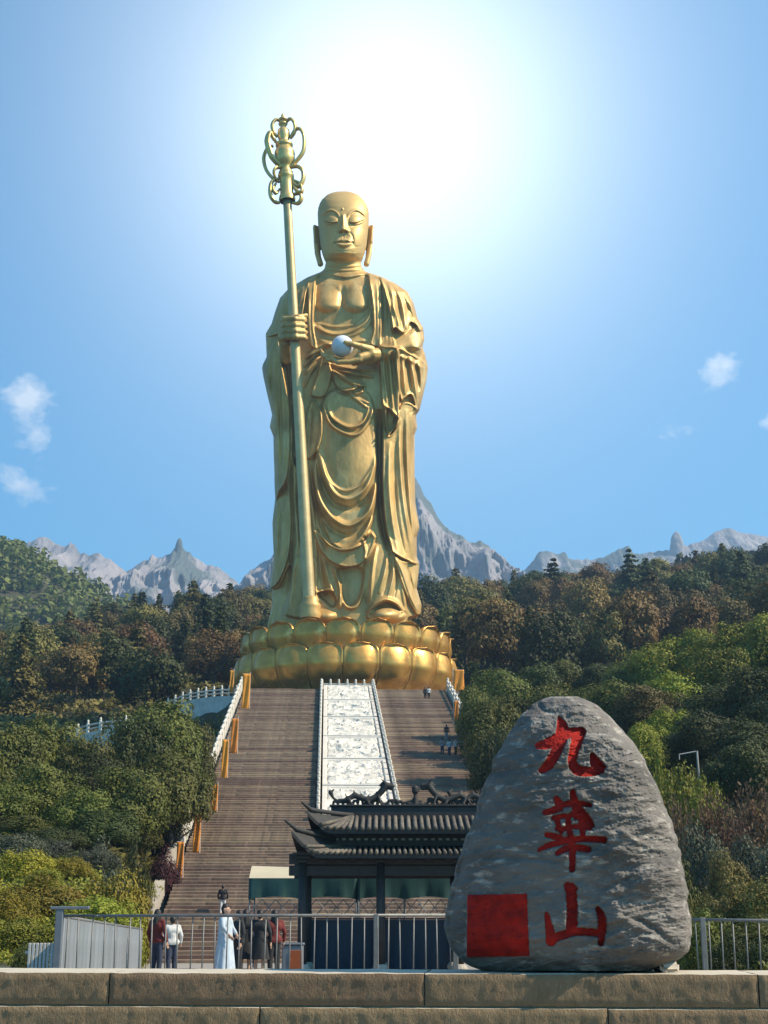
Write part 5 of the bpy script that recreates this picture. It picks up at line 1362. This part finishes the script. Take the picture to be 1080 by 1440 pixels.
# --- the big broadleaf trees left of the stair
G = 'broadleaf trees left of the staircase'
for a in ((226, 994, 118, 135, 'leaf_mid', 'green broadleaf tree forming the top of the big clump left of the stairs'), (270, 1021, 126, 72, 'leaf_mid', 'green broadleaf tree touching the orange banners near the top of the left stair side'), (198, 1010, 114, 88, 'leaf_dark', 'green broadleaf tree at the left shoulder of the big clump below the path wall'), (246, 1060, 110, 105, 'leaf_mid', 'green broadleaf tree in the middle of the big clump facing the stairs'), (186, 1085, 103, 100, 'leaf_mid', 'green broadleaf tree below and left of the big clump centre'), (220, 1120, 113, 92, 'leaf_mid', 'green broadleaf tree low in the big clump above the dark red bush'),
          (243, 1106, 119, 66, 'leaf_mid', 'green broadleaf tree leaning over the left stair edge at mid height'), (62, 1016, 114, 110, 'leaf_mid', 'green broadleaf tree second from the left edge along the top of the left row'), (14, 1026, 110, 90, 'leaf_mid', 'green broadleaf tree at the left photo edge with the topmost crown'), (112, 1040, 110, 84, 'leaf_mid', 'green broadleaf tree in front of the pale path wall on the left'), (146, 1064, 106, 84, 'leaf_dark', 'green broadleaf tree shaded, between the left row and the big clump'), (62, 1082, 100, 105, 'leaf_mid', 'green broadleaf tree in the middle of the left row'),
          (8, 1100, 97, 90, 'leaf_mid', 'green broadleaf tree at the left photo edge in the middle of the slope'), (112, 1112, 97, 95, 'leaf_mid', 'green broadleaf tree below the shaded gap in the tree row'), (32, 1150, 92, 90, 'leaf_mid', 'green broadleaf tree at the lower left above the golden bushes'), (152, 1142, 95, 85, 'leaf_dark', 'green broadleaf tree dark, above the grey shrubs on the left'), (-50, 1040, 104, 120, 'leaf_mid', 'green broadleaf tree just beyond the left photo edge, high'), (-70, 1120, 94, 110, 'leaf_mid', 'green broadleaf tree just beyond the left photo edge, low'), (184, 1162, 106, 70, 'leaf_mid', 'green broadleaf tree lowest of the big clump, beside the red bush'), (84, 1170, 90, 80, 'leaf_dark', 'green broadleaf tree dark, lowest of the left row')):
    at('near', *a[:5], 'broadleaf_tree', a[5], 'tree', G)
# --- bushes at the lower left
G = 'yellow green bushes at the lower left'
for a in ((104, 1208, 74, 56, 'leaf_gold', 'bush golden and narrow, highest on the lower left bank'), (38, 1226, 72, 80, 'leaf_gold', 'bush golden, high at the left photo edge'), (168, 1236, 68, 96, 'leaf_gold', 'bush broad golden, left of the kerb wall'), (182, 1238, 97, 66, 'leaf_lime', 'bush lime green, beside the kerb wall top'), (62, 1262, 60, 118, 'leaf_gold', 'bush broad golden, above the picket fence'), (16, 1276, 56, 80, 'leaf_gold', 'bush golden, at the left photo edge above the picket fence'), (132, 1278, 58, 118, 'leaf_lime', 'bush broad lime green, above the ribbed panel fence'),
          (160, 1272, 63, 74, 'leaf_lime', 'bush lime green, beside the kerb wall foot'), (92, 1312, 50, 100, 'leaf_lime', 'bush lime green, just above the corner post'), (26, 1318, 49, 84, 'leaf_lime', 'bush lime green, behind the picket fence'), (150, 1310, 53, 80, 'leaf_lime', 'bush lime green, behind the ribbed panel fence'), (-40, 1250, 62, 110, 'leaf_gold', 'bush golden, beyond the left photo edge, upper'), (-60, 1310, 50, 110, 'leaf_lime', 'bush lime green, beyond the left photo edge, lower'), (176, 1304, 58, 48, 'leaf_lime', 'bush small lime green, at the end of the ribbed panel fence'), (206, 1244, 101, 36, 'leaf_lime', 'bush small lime green, under the dark red bush'), (60, 1240, 68, 60, 'leaf_lime', 'bush lime green, between the two highest golden ones')):
    at('shrub', *a[:5], 'bush', a[5], 'bush', G)
G = 'grey green shrubs under the left trees'
for a in ((30, 1192, 82, 74, 'leaf_grey', 'shrub, grey green, at the left photo edge below the trees'), (148, 1194, 86, 66, 'leaf_grey', 'shrub, grey green, below the dark tree left of the red bush'), (190, 1202, 88, 44, 'leaf_dark', 'shrub, grey green, but darker, next to the red bush'), (70, 1200, 84, 60, 'leaf_grey', 'shrub, grey green, between the left edge and the golden bush'), (132, 1222, 80, 60, 'leaf_grey', 'shrub, grey green, directly above the broad golden bush')):
    at('shrub', *a[:5], 'shrub', a[5], 'shrub', G)
at('shrub', 231, 1199, 103, 46, 'leaf_wine', 'red_bush', 'round dark wine red bush beside the lowest orange banner', 'bush', None)
for a in ((32, 1334, 30, 30, 'leaf_dark'), (58, 1336, 29.5, 22, 'leaf_dark')):
    at('shrub', *a, 'clipped_bush', 'small dark clipped bush next to the low white picket fence', 'bush', 'clipped bushes by the picket fence')
# --- right side near the stair
G = 'green trees on the bank right of the staircase'
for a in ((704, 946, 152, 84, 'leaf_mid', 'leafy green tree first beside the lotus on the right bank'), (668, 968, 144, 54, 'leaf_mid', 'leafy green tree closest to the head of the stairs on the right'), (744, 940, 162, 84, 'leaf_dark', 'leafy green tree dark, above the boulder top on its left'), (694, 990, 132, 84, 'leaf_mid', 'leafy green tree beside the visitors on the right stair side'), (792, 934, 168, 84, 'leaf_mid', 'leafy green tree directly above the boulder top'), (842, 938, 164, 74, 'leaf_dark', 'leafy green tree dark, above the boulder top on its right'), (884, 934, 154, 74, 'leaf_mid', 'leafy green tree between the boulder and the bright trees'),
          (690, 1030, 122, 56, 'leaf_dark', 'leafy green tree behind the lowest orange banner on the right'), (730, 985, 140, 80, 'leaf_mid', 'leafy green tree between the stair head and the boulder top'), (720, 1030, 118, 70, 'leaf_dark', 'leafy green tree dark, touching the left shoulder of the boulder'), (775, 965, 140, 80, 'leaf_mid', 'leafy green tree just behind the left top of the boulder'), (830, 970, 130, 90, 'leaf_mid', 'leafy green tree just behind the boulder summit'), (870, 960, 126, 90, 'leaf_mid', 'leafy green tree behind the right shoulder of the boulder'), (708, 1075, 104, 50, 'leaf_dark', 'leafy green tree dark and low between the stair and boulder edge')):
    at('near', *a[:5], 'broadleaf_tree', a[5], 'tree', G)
G = 'bright yellow green trees on the right bank'
for a in ((922, 908, 152, 84, 'leaf_lime', 'bright yellow green tree leftmost of the bright row on the right bank'), (972, 892, 152, 94, 'leaf_lime', 'bright yellow green tree second from the left in the bright row'), (1030, 884, 147, 104, 'leaf_lime', 'bright yellow green tree tall in the middle of the bright row'), (1078, 872, 142, 96, 'leaf_lime', 'bright yellow green tree at the right photo edge in the bright row'), (908, 972, 122, 104, 'leaf_olive', 'bright yellow green tree duller olive, beside the right shoulder of the boulder'), (952, 950, 128, 94, 'leaf_lime', 'bright yellow green tree in front of the bright row centre'), (1010, 920, 128, 94, 'leaf_lime', 'bright yellow green tree in front of the bright row above the dark trees'), (900, 1022, 108, 70, 'leaf_lime', 'bright yellow green tree lowest beside the boulder right shoulder'), (1120, 880, 140, 110, 'leaf_lime', 'bright yellow green tree just beyond the right photo edge'), (935, 1000, 110, 70, 'leaf_lime', 'bright yellow green tree between the boulder and the dark trees')):
    at('near', *a[:5], 'bright_tree', a[5], 'tree', G)
G = 'dark trees on the right bank'
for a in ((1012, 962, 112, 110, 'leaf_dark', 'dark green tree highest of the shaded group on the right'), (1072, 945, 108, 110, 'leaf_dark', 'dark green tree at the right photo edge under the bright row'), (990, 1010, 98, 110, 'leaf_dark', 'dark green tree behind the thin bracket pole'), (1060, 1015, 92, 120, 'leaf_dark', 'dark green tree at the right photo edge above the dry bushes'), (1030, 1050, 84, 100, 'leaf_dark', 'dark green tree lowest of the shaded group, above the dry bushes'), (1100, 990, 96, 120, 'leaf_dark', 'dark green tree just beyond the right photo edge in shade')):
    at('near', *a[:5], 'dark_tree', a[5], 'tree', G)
G = 'yellow green shrubs right of the boulder'
for a in ((958, 1088, 82, 80, 'leaf_lime', 'low yellow green shrub below the bracket pole'), (920, 1070, 92, 54, 'leaf_lime', 'low yellow green shrub touching the right shoulder of the boulder'), (990, 1105, 78, 54, 'leaf_lime', 'low yellow green shrub between the bracket pole and the dry bushes')):
    at('shrub', *a[:5], 'shrub', a[5], 'shrub', G)
G = 'dry brown bushes right of the boulder'
for a in ((1000, 1112, 68, 100, 'leaf_dry', 'dry reddish brown twiggy bush in the middle of the right slope'), (1062, 1100, 66, 110, 'leaf_dry', 'dry reddish brown twiggy bush highest at the right photo edge'), (952, 1122, 72, 70, 'leaf_dry', 'dry reddish brown twiggy bush touching the right edge of the boulder'), (1092, 1130, 60, 90, 'leaf_dry', 'dry reddish brown twiggy bush low at the right photo edge'), (1030, 1150, 60, 90, 'leaf_dry', 'dry reddish brown twiggy bush lowest in the middle of the right slope'), (1110, 1090, 70, 90, 'leaf_dry', 'dry reddish brown twiggy bush just beyond the right photo edge')):
    at('dry', *a[:5], 'dry_bush', a[5], 'bush', G)
G = 'grey shrubs right of the boulder'
for a in ((984, 1172, 58, 76, 'leaf_grey', 'dull shrub grey green, beside the boulder right edge'), (1052, 1184, 55, 84, 'leaf_grey', 'dull shrub grey green, below the dry bushes near the right photo edge'), (1090, 1200, 52, 70, 'leaf_grey', 'dull shrub grey green, at the right photo edge'), (1020, 1205, 52, 60, 'leaf_olive', 'dull shrub olive, in the middle below the dry bushes')):
    at('shrub', *a[:5], 'shrub', a[5], 'shrub', G)
G = 'low green shrubs behind the right railing'
for a in ((960, 1236, 50, 64, 'leaf_mid', 'low shrub green, between boulder and railing post'), (1020, 1248, 46, 84, 'leaf_olive', 'low shrub olive, above the railing middle'), (1076, 1242, 45, 84, 'leaf_olive', 'low shrub olive, above the railing at the right photo edge'), (992, 1288, 40, 80, 'leaf_mid', 'low shrub green, beside the railing post'), (1062, 1296, 38, 90, 'leaf_mid', 'low shrub green, behind the railing at the right'), (1110, 1280, 40, 90, 'leaf_mid', 'low shrub green, just beyond the right photo edge'), (1030, 1318, 33, 60, 'leaf_dark', 'low shrub dark, close behind the railing bars'), (1075, 1326, 31, 60, 'leaf_dark', 'low shrub dark, close behind the railing at the right photo edge')):
    at('shrub', *a[:5], 'shrub', a[5], 'shrub', G)

# --- forests on the hills
def forest(n, az, Yr, hr_, kinds, side, seed, minsep):
    r = random.Random(seed); pts_ = []; tries = 0
    while len(pts_) < n and tries < 30000:
        tries += 1
        Y = math.sqrt(r.uniform(Yr[0]**2, Yr[1]**2)); px = r.uniform(*az); x = (px-540)/2040*Y
        if math.hypot(x-LX, Y-Y0) < 30: continue
        s, a = st_local(x, Y)
        if abs(s) < 18 and a < 30: continue
        if any((x-u)**2+(Y-v)**2 < minsep**2 for u, v in pts_): continue
        pts_.append((x, Y))
    for x, Y in pts_:
        kind, mt, name, lab, gp = r.choices(kinds, [k_[5] for k_ in kinds])[0][:5]
        h = r.uniform(*hr_)*(1.15 if kind == 'conifer' else .92); wd = h*(r.uniform(.42, .6) if kind == 'conifer' else r.uniform(.68, .95))
        plant(kind, x, Y, h, wd, M[mt], name, lab.replace(WHERE, where(540+2040*x/Y, Y)), 'tree', gp)
WHERE = '@'
def where(px, Y):
    v = 'on the skyline' if Y > 375 else ('low on the slope' if Y < 285 else 'halfway up the slope')
    for lim, t in ((90, 'at the left edge of the photo'), (210, 'under the left granite ridge'), (330, 'below the stone finger peak'), (440, 'just left of the lotus pedestal'),
                   (600, 'behind the statue'), (700, 'just right of the lotus pedestal'), (820, 'above the left shoulder of the boulder'), (940, 'above the right shoulder of the boulder'), (1020, 'below the leaning rock pillar')):
        if px < lim: return v+' '+t
    return v+' at the right edge of the photo'
def K_(where, tail):
    return [('conifer', 'leaf_dark', 'conifer_tree', f'dark conifer {where}', 'dark conifers '+tail, 1.3),
            ('conifer', 'leaf_olive', 'conifer_tree', f'brownish olive conifer {where}', 'olive conifers '+tail, 1.2),
            ('mid', 'leaf_dark', 'forest_tree', f'dark green broadleaf tree {where}', 'dark broadleaf trees '+tail, 2.2),
            ('mid', 'leaf_olive', 'forest_tree', f'olive broadleaf tree {where}', 'olive broadleaf trees '+tail, 3.0),
            ('mid', 'leaf_rust', 'forest_tree', f'rusty brown autumn tree {where}', 'rusty trees '+tail, 2.4)]
forest(135, (-130, 400), (215, 440), (8.5, 13.5), K_(WHERE, 'on the hills'), -1, 3, 5.0)
forest(185, (590, 1230), (205, 455), (9.5, 15), K_(WHERE, 'on the hills'), 1, 4, 5.0)
forest(34, (300, 690), (262, 420), (9, 12), K_(WHERE, 'on the hills'), 0, 8, 6.0)
# far wooded hill, left, and a wooded flank behind the right forest: one mass of tiny crowns
def woodmass(name, label, prof, Y, depth, px0, px1, n, mt, seed):
    r = np.random.default_rng(seed); N_ = 120; m = 50
    px = np.linspace(px0, px1, N_); crest = np.interp(px, *np.array(prof, float).T); C = unproj(px, crest, Y); b = unproj(px, np.full(N_, 1080.), Y)[:, 2]
    v = np.linspace(-1, 1, m)[:, None]; X = C[:, 0][None]+0*v; Yg = Y+v*depth+0*X; H = (C[:, 2]-b)[None]*(1-np.abs(v)**1.2)
    H = H*(1+.10*fbm(X/60, Yg/60, seed=seed, oc=3)*(1-np.exp(-(v/.2)**2)))
    V = np.stack([X, Yg, b[None]+H], -1)
    tag(link('wooded_hill', fixn(mesh_np('wooded_hill', V.reshape(-1, 3), grid_faces(m, N_)[:, ::-1], M['earth']))), kind='structure')
    Cs, Ns, Ss = [], [], []
    fi, fj = r.random(n)*(N_-1.01), r.random(n)*(m*.62); i, j = fi.astype(int), fj.astype(int)
    base = V[j, i]+(V[j, i+1]-V[j, i])*(fi-i)[:, None]+(V[j+1, i]-V[j, i])*(fj-j)[:, None]
    for p in base:
        R = r.uniform(3.0, 5.2); k = 34; s_ = sph(k, r); s_ = s_[s_[:, 2] > -.3]; hh = r.uniform(.8, 1.7)
        Cs.append(p+s_*np.array([R, R, R*hh])*(.8+.3*r.random((len(s_), 1)))+np.array([0, 0, R*.5])); Ns.append(s_+.4*r.normal(size=s_.shape)); Ss.append(np.full(len(s_), R*.62))
    Vq, Fq = quads(np.concatenate(Cs), np.concatenate(Ns), np.concatenate(Ss)*(.6+.8*r.random(sum(map(len, Ss)))), r, .7)
    tag(link(name, mesh_np(name, Vq, Fq, M[mt], False)), label, kind='stuff')
woodmass('forest', 'distant bluish green forest covering the far left hill', [(-420, 740), (-200, 745), (-60, 752), (0, 770), (30, 778), (60, 792), (90, 812), (120, 826), (150, 842), (180, 858), (210, 880), (260, 925), (320, 980), (380, 1050)], 760, 190, -420, 380, 2600, 'leaf_mid', 5)
woodmass('forest', 'hazy forest on the ridge far behind the right hillside', [(520, 900), (600, 850), (700, 845), (800, 835), (900, 815), (1000, 800), (1080, 780), (1250, 770), (1500, 760)], 640, 130, 520, 1500, 1500, 'leaf_dark', 9)
# undergrowth carpeting the slopes
def undergrowth(n, az, Yr, size, mt, seed, name, label, hgt=.8):
    r = np.random.default_rng(seed); Y = Yr[0]*(Yr[1]/Yr[0])**r.random(n); px = r.uniform(*az, n); x = (px-540)/2040*Y
    s, a = st_local(x, Y); ok = ~((np.abs(s) < 15.5) & (a > -SLEN-8) & (a < 40)) & (np.hypot(x-LX, Y-Y0) > 24) & ~((x > plaza_lim(Y)[0]-.6) & (x < plaza_lim(Y)[1]+.6) & (Y < 92))
    x, Y = x[ok], Y[ok]; z = land(x, Y); k = 5
    sz = size*np.clip(Y/90, .45, 1.7)
    C = np.repeat(np.stack([x, Y, z], 1), k, 0); S = np.repeat(sz, k); C = C+r.normal(size=C.shape)*S[:, None]*np.array([.9, .9, .25])+np.array([0, 0, 1])*(S*r.random(len(S))*hgt)[:, None]
    Vq, Fq = quads(C, r.normal(size=C.shape)*.7+np.array([0, -.2, .8]), S*(.5+.8*r.random(len(S))), r)
    tag(link(name, mesh_np(name, Vq, Fq, M[mt], False)), label, kind='stuff')
undergrowth(26000, (-260, 480), (96, 520), .62, 'leaf_olive', 1, 'undergrowth', 'olive undergrowth between the trees on the left slopes')
undergrowth(32000, (590, 1400), (96, 560), .62, 'leaf_dark', 2, 'undergrowth', 'dark undergrowth between the trees on the right slopes')
undergrowth(9000, (-300, 300), (44, 110), .34, 'leaf_lime', 3, 'ground_cover', 'low yellow green ground cover on the lower left bank')
undergrowth(11000, (860, 1500), (27, 110), .34, 'leaf_mid', 4, 'ground_cover', 'low green ground cover on the right bank behind the railing')
print('plants', CNT)
# leaning pole with a crossbar on the right bank
Yq = 86.0; c = pt(985, 1090, Yq); t = pt(980, 1056, Yq); zl = float(land(c.x, Yq))
r = empty('bracket_pole', (c.x, Yq, min(zl, c.z-.3))); tag(r, 'thin pale pole with a side arm among the shrubs right of the boulder', 'pole')
z0 = r.location.z
mb = MB(); mb.tube([(0, 0, -.2), (t.x-c.x, 0, t.z-z0)], .06, 8); mb.build('pole', M['pole'], r)
e = pt(955, 1061, Yq); mb = MB(); mb.tube([(t.x-c.x, 0, t.z-z0-.02), (e.x-c.x, 0, e.z-z0)], .04, 6); mb.tube([(e.x-c.x, 0, e.z-z0), (e.x-c.x, 0, e.z-z0-.3)], .035, 6); mb.build('arm', M['pole'], r)

# ================================================================== pale terrace walls on the left slope
def path_wall(label, ptsY, hpx):
    P_ = [pt(*q) for q in ptsY]; r = empty('terrace_wall', P_[0]); tag(r, label, 'wall')
    dn = crom([tuple(p-P_[0]) for p in P_], 6); mb = MB(); V = []
    for i, p in enumerate(dn):
        h = hpx*ptsY[0][2]/F
        for dy, z in ((-.25, -h-2), (-.25, 0), (.25, 0), (.25, -h-2)): V.append((p[0], p[1]+dy, p[2]+z))
    mb.add(V, grid_faces(len(dn), 4, True)); o = mb.build('wall', M['marble_old'], r); fixn(o.data)
    L_ = np.concatenate([[0], np.cumsum(np.linalg.norm(np.diff(dn, axis=0), axis=1))]); n = int(L_[-1]/2.0)
    for i in range(n+1):
        s = i/n*L_[-1]; p = [np.interp(s, L_, dn[:, q]) for q in range(3)]; link('post', pm, r, p)
    mb = MB(); mb.tube([tuple(p+np.array([0, 0, .85])) for p in dn], .11, 6); mb.tube([tuple(p+np.array([0, 0, .4])) for p in dn], .09, 6); mb.build('rail', M['marble_old'], r)
path_wall('pale balustraded terrace wall running left from the stair head', [(343, 980, 184), (318, 979, 188), (290, 981, 192), (262, 986, 196), (236, 996, 200)], 26)
path_wall('pale balustraded path wall between the tree clump and the hill forest on the left', [(176, 1024, 158), (150, 1026, 160), (122, 1031, 162), (96, 1040, 165)], 16)
# ================================================================== people
M['skin'] = mat('skin', (.42, .25, .17), .6); M['hair'] = mat('dark_hair', (.018, .013, .011), .6)
def cloth(n, c, d=None): M[n] = mat(n, c, .85, var=d or tuple(q*.75 for q in c), scale=5, bump=.3, bscale=14, bdist=.02); return M[n]
cloth('c_white', (.58, .56, .53)); cloth('c_paleblue', (.46, .52, .58)); cloth('c_black', (.02, .02, .022)); cloth('c_maroon', (.14, .02, .016)); cloth('c_navy', (.03, .04, .07)); cloth('c_brown', (.10, .05, .03)); cloth('c_red', (.30, .03, .02)); cloth('c_grey', (.22, .22, .23)); cloth('c_cream', (.55, .48, .38))
def person(label, px, py_head, Y, H, face, top, bottom, style='trousers', vox=.016, arms=((.27, -.06, .92), (.27, -.06, .92)), stride=.0, hair='short', base=None, bag=None, lean=0.0, group=None):
    """face: heading in degrees, 0 = towards the camera, 180 = away"""
    x = float(unproj(px, py_head, Y)[0]); z = (EYE+Y*float(tanE(py_head))-H) if base is None else base
    r = empty('person', (x, Y, z), math.radians(face)); tag(r, label, 'person', group)
    r.scale = (H/1.7,)*3
    B = []; S_ = []; T = []
    def cap(l, a, b, r0, r1): l.append((a, b, r0, r1))
    for sx, st in ((-1, stride), (1, -stride)):
        hip, kn, an = (sx*.085, 0, .90), (sx*.095, -st*.55-.02, .48), (sx*.095, -st+.02, .085)
        cap(B, hip, kn, .085, .058); cap(B, kn, an, .056, .038); cap(B, (an[0], an[1]+.03, .05), (an[0]*1.1, an[1]-.15, .038), .042, .032)
        cap(T, hip, kn, .105, .082); cap(T, kn, (an[0], an[1], .13), .08, .068)
    cap(B, (-.06, 0, .95), (.06, 0, .95), .13, .13); cap(B, (0, 0, .98), (0, lean*.5, 1.15), .135, .12); cap(B, (-.07, lean, 1.30), (.07, lean, 1.30), .125, .125); cap(B, (-.16, lean, 1.41), (.16, lean, 1.41), .06, .06)
    cap(T, (-.06, 0, .96), (.06, 0, .96), .145, .145)
    cap(S_, (-.06, 0, .97), (.06, 0, .97), .15, .15); cap(S_, (0, 0, 1.0), (0, lean*.5, 1.15), .15, .145); cap(S_, (-.07, lean, 1.30), (.07, lean, 1.30), .145, .145); cap(S_, (-.16, lean, 1.405), (.16, lean, 1.405), .075, .075)
    for sx, wr in zip((-1, 1), arms):
        sh = (sx*.19, lean, 1.40); w_ = (sx*wr[0], wr[1], wr[2]); m_ = [(sh[i]+w_[i])/2 for i in range(3)]; el = (m_[0]+sx*.04, m_[1]+.05, m_[2]-.01)
        cap(B, sh, el, .052, .042); cap(B, el, w_, .040, .028); cap(S_, sh, el, .068, .058); cap(S_, el, tuple(el[i]+(w_[i]-el[i])*.86 for i in range(3)), .056, .046)
        d = Vector(w_)-Vector(el); d.normalize(); pal = Vector(w_)+d*.07
        cap(B, w_, tuple(pal), .028, .034)
        sd = d.cross(Vector((1, 0, 0))).normalized() if abs(d.x) < .9 else Vector((0, 1, 0))
        for q, ln in zip((-.033, -.011, .011, .033), (.075, .09, .085, .065)):
            a = pal+sd*q+d*.02; cap(B, tuple(a), tuple(a+d*ln*.6), .0115, .0105); cap(B, tuple(a+d*ln*.6), tuple(a+d*ln+Vector((0, -.012, 0))), .0105, .009)
        cap(B, tuple(Vector(w_)+d*.03+sd*-.03), tuple(Vector(w_)+d*.075+sd*-.065), .014, .011)
    hy = lean*1.15-.01
    cap(B, (0, lean, 1.42), (0, hy, 1.53), .055, .052); cap(B, (0, hy, 1.585), (0, hy+.015, 1.615), .088, .092); cap(B, (0, hy-.03, 1.525), (0, hy-.02, 1.56), .055, .068)
    cap(B, (0, hy-.088, 1.60), (0, hy-.108, 1.572), .012, .017); cap(B, (-.028, hy-.083, 1.543), (.028, hy-.083, 1.543), .012, .012)
    for sx in (-1, 1): cap(B, (sx*.088, hy+.012, 1.60), (sx*.086, hy+.012, 1.565), .018, .013)
    link('body', blob_mesh('body', B, vox, M['skin'], 2), r)
    eb = MB()
    for sx in (-1, 1):
        e = MB(); e.lathe((sx*.032, hy-.086, 1.60), [(.001, -.008), (.009, -.004), (.009, .004), (.001, .008)], 8); e.build('eye', M['hair'], r)
    h = [((0, hy+.025, 1.64), (0, hy+.03, 1.62), .095, .1), ((0, hy+.05, 1.60), (0, hy+.045, 1.56), .088, .075)]
    if hair == 'long': h += [((0, hy+.06, 1.6), (0, hy+.085, 1.35), .085, .07), ((-.06, hy+.02, 1.6), (-.08, hy+.04, 1.42), .05, .03), ((.06, hy+.02, 1.6), (.08, hy+.04, 1.42), .05, .03)]
    if hair == 'bun': h += [((0, hy+.04, 1.73), (0, hy+.045, 1.76), .055, .045)]
    link('hair', blob_mesh('hair', h, .018, M['hair'], 2), r)
    if style == 'robe':
        n, m_ = 40, 30; V = []
        for j in range(m_):
            t = j/(m_-1); zz = 1.36-1.33*t; R = .165+.15*t**1.4; 
            for i in range(n):
                q = 2*math.pi*i/n; rr = R*(1+.07*t*math.sin(q*9+t*2)+.04*t*math.sin(q*5+1)); V.append((rr*math.cos(q)*1.06, rr*math.sin(q)*.86+lean*(1-t), zz))
        me = mesh_np('gown', np.array(V), grid_faces(m_, n, True), M[bottom]); link('gown', fixn(me), r)
        link('top', blob_mesh('top', S_, .02, M[top], 2), r)
    else:
        link('top', blob_mesh('top', S_, .02, M[top], 2), r)
        if style == 'skirt':
            V = []; n = 28
            for j in range(10):
                t = j/9
                for i in range(n):
                    q = 2*math.pi*i/n; rr = (.158+.09*t)*(1+.05*t*math.sin(q*7)); V.append((rr*math.cos(q)*1.1, rr*math.sin(q)*.9, 1.02-.52*t))
            link('skirt', fixn(mesh_np('skirt', np.array(V), grid_faces(10, n, True), M[bottom])), r)
        else: link('trousers', blob_mesh('trousers', T, .022, M[bottom], 2), r)
    return r
def pb(Y): return float(plaza_z(Y))
person('person in a long pale blue and white gown behind the railing, turned to the right', 318, 1276, 34, 1.70, 70, 'c_paleblue', 'c_paleblue', 'robe', hair='short', arms=((.20, -.18, 1.05), (.20, -.18, 1.05)), base=pb(34))
person('person in black holding a bag close behind the figure in the pale gown', 336, 1290, 35.5, 1.60, -60, 'c_black', 'c_black', 'trousers', hair='long', base=pb(35.5))
person('person in a maroon jacket seen behind the railing on the left', 222, 1294, 37, 1.66, 150, 'c_maroon', 'c_navy', 'trousers', hair='long', base=pb(37))
person('person in a white shirt standing beside the maroon jacket behind the railing', 243, 1299, 41, 1.6, 200, 'c_white', 'c_navy', 'trousers', base=pb(41), stride=.06)
person('person in a black top and short black skirt with bare legs behind the railing', 346, 1296, 37, 1.66, 180, 'c_black', 'c_black', 'skirt', hair='long', base=pb(37))
person('person dressed in black with bare legs next to the person in dark red', 366, 1297, 36.6, 1.64, 170, 'c_black', 'c_black', 'skirt', hair='short', base=pb(36.6))
person('person in a dark red top and black trousers near the waste bin', 386, 1299, 37.4, 1.66, 200, 'c_maroon', 'c_black', 'trousers', hair='long', base=pb(37.4))
# visitors higher up, on the stair
def on_stair(px, py): 
    Y = 26/((280+.884*(py-970))/F)*(CP-(720-py)/F*SP_); return Y, float(EYE+Y*tanE(py))
Yc_, zc_ = on_stair(314, 1286)
person('person with dark hair and black top over white climbing the lowest steps', 314, 1243, Yc_, 1.95, 180, 'c_black', 'c_white', 'trousers', vox=.02, stride=.12, arms=((.27, -.05, .95), (.27, -.05, .95)), base=zc_-.1)
for px, py, H, face, t, b_, st, lb in ((622, 1060, 1.7, 170, 'c_grey', 'c_navy', 'trousers', 'person in grey at the left end of the group on the right stair side'),
                                   (632, 1062, 1.72, 200, 'c_paleblue', 'c_navy', 'trousers', 'person in pale blue in the middle of the group on the right stair side'),
                                   (641, 1061, 1.68, 20, 'c_white', 'c_black', 'trousers', 'person in white facing down in the group on the right stair side'),
                                   (650, 1060, 1.7, 180, 'c_grey', 'c_black', 'skirt', 'person in a grey top and dark skirt nearest the orange banner on the right stair'),
                                   (628, 1040, 1.7, 180, 'c_black', 'c_grey', 'trousers', 'person in black climbing just above the group on the right stair side'),
                                   (645, 1036, 1.7, 190, 'c_cream', 'c_navy', 'trousers', 'person in a cream top climbing beside the right balustrade'),
                                   (598, 983, 1.6, 180, 'c_black', 'c_black', 'trousers', 'left one of two tiny persons in black at the stair head'),
                                   (603, 983, 1.65, 180, 'c_white', 'c_black', 'trousers', 'right one of two tiny persons at the stair head, in a white top')):
    Y, z = on_stair(px, py)
    person(lb, px, py, Y, H, face, t, b_, st, vox=.03, base=z-.12, stride=.08)
# ================================================================== air
hm_ = bpy.data.materials.new('haze_air'); hm_.use_nodes = True; t_ = hm_.node_tree; t_.nodes.clear()
o_ = t_.nodes.new('ShaderNodeOutputMaterial'); v_ = t_.nodes.new('ShaderNodeVolumePrincipled')
v_.inputs['Color'].default_value = (.46, .70, 1.0, 1); v_.inputs['Density'].default_value = HAZE; v_.inputs['Anisotropy'].default_value = 0.3
t_.links.new(v_.outputs[0], o_.inputs['Volume'])
mb = MB(); mb.box((0, 2300, 426), (13000, 4900, 910))
o = mb.build('haze', hm_); tag(o, kind='stuff')
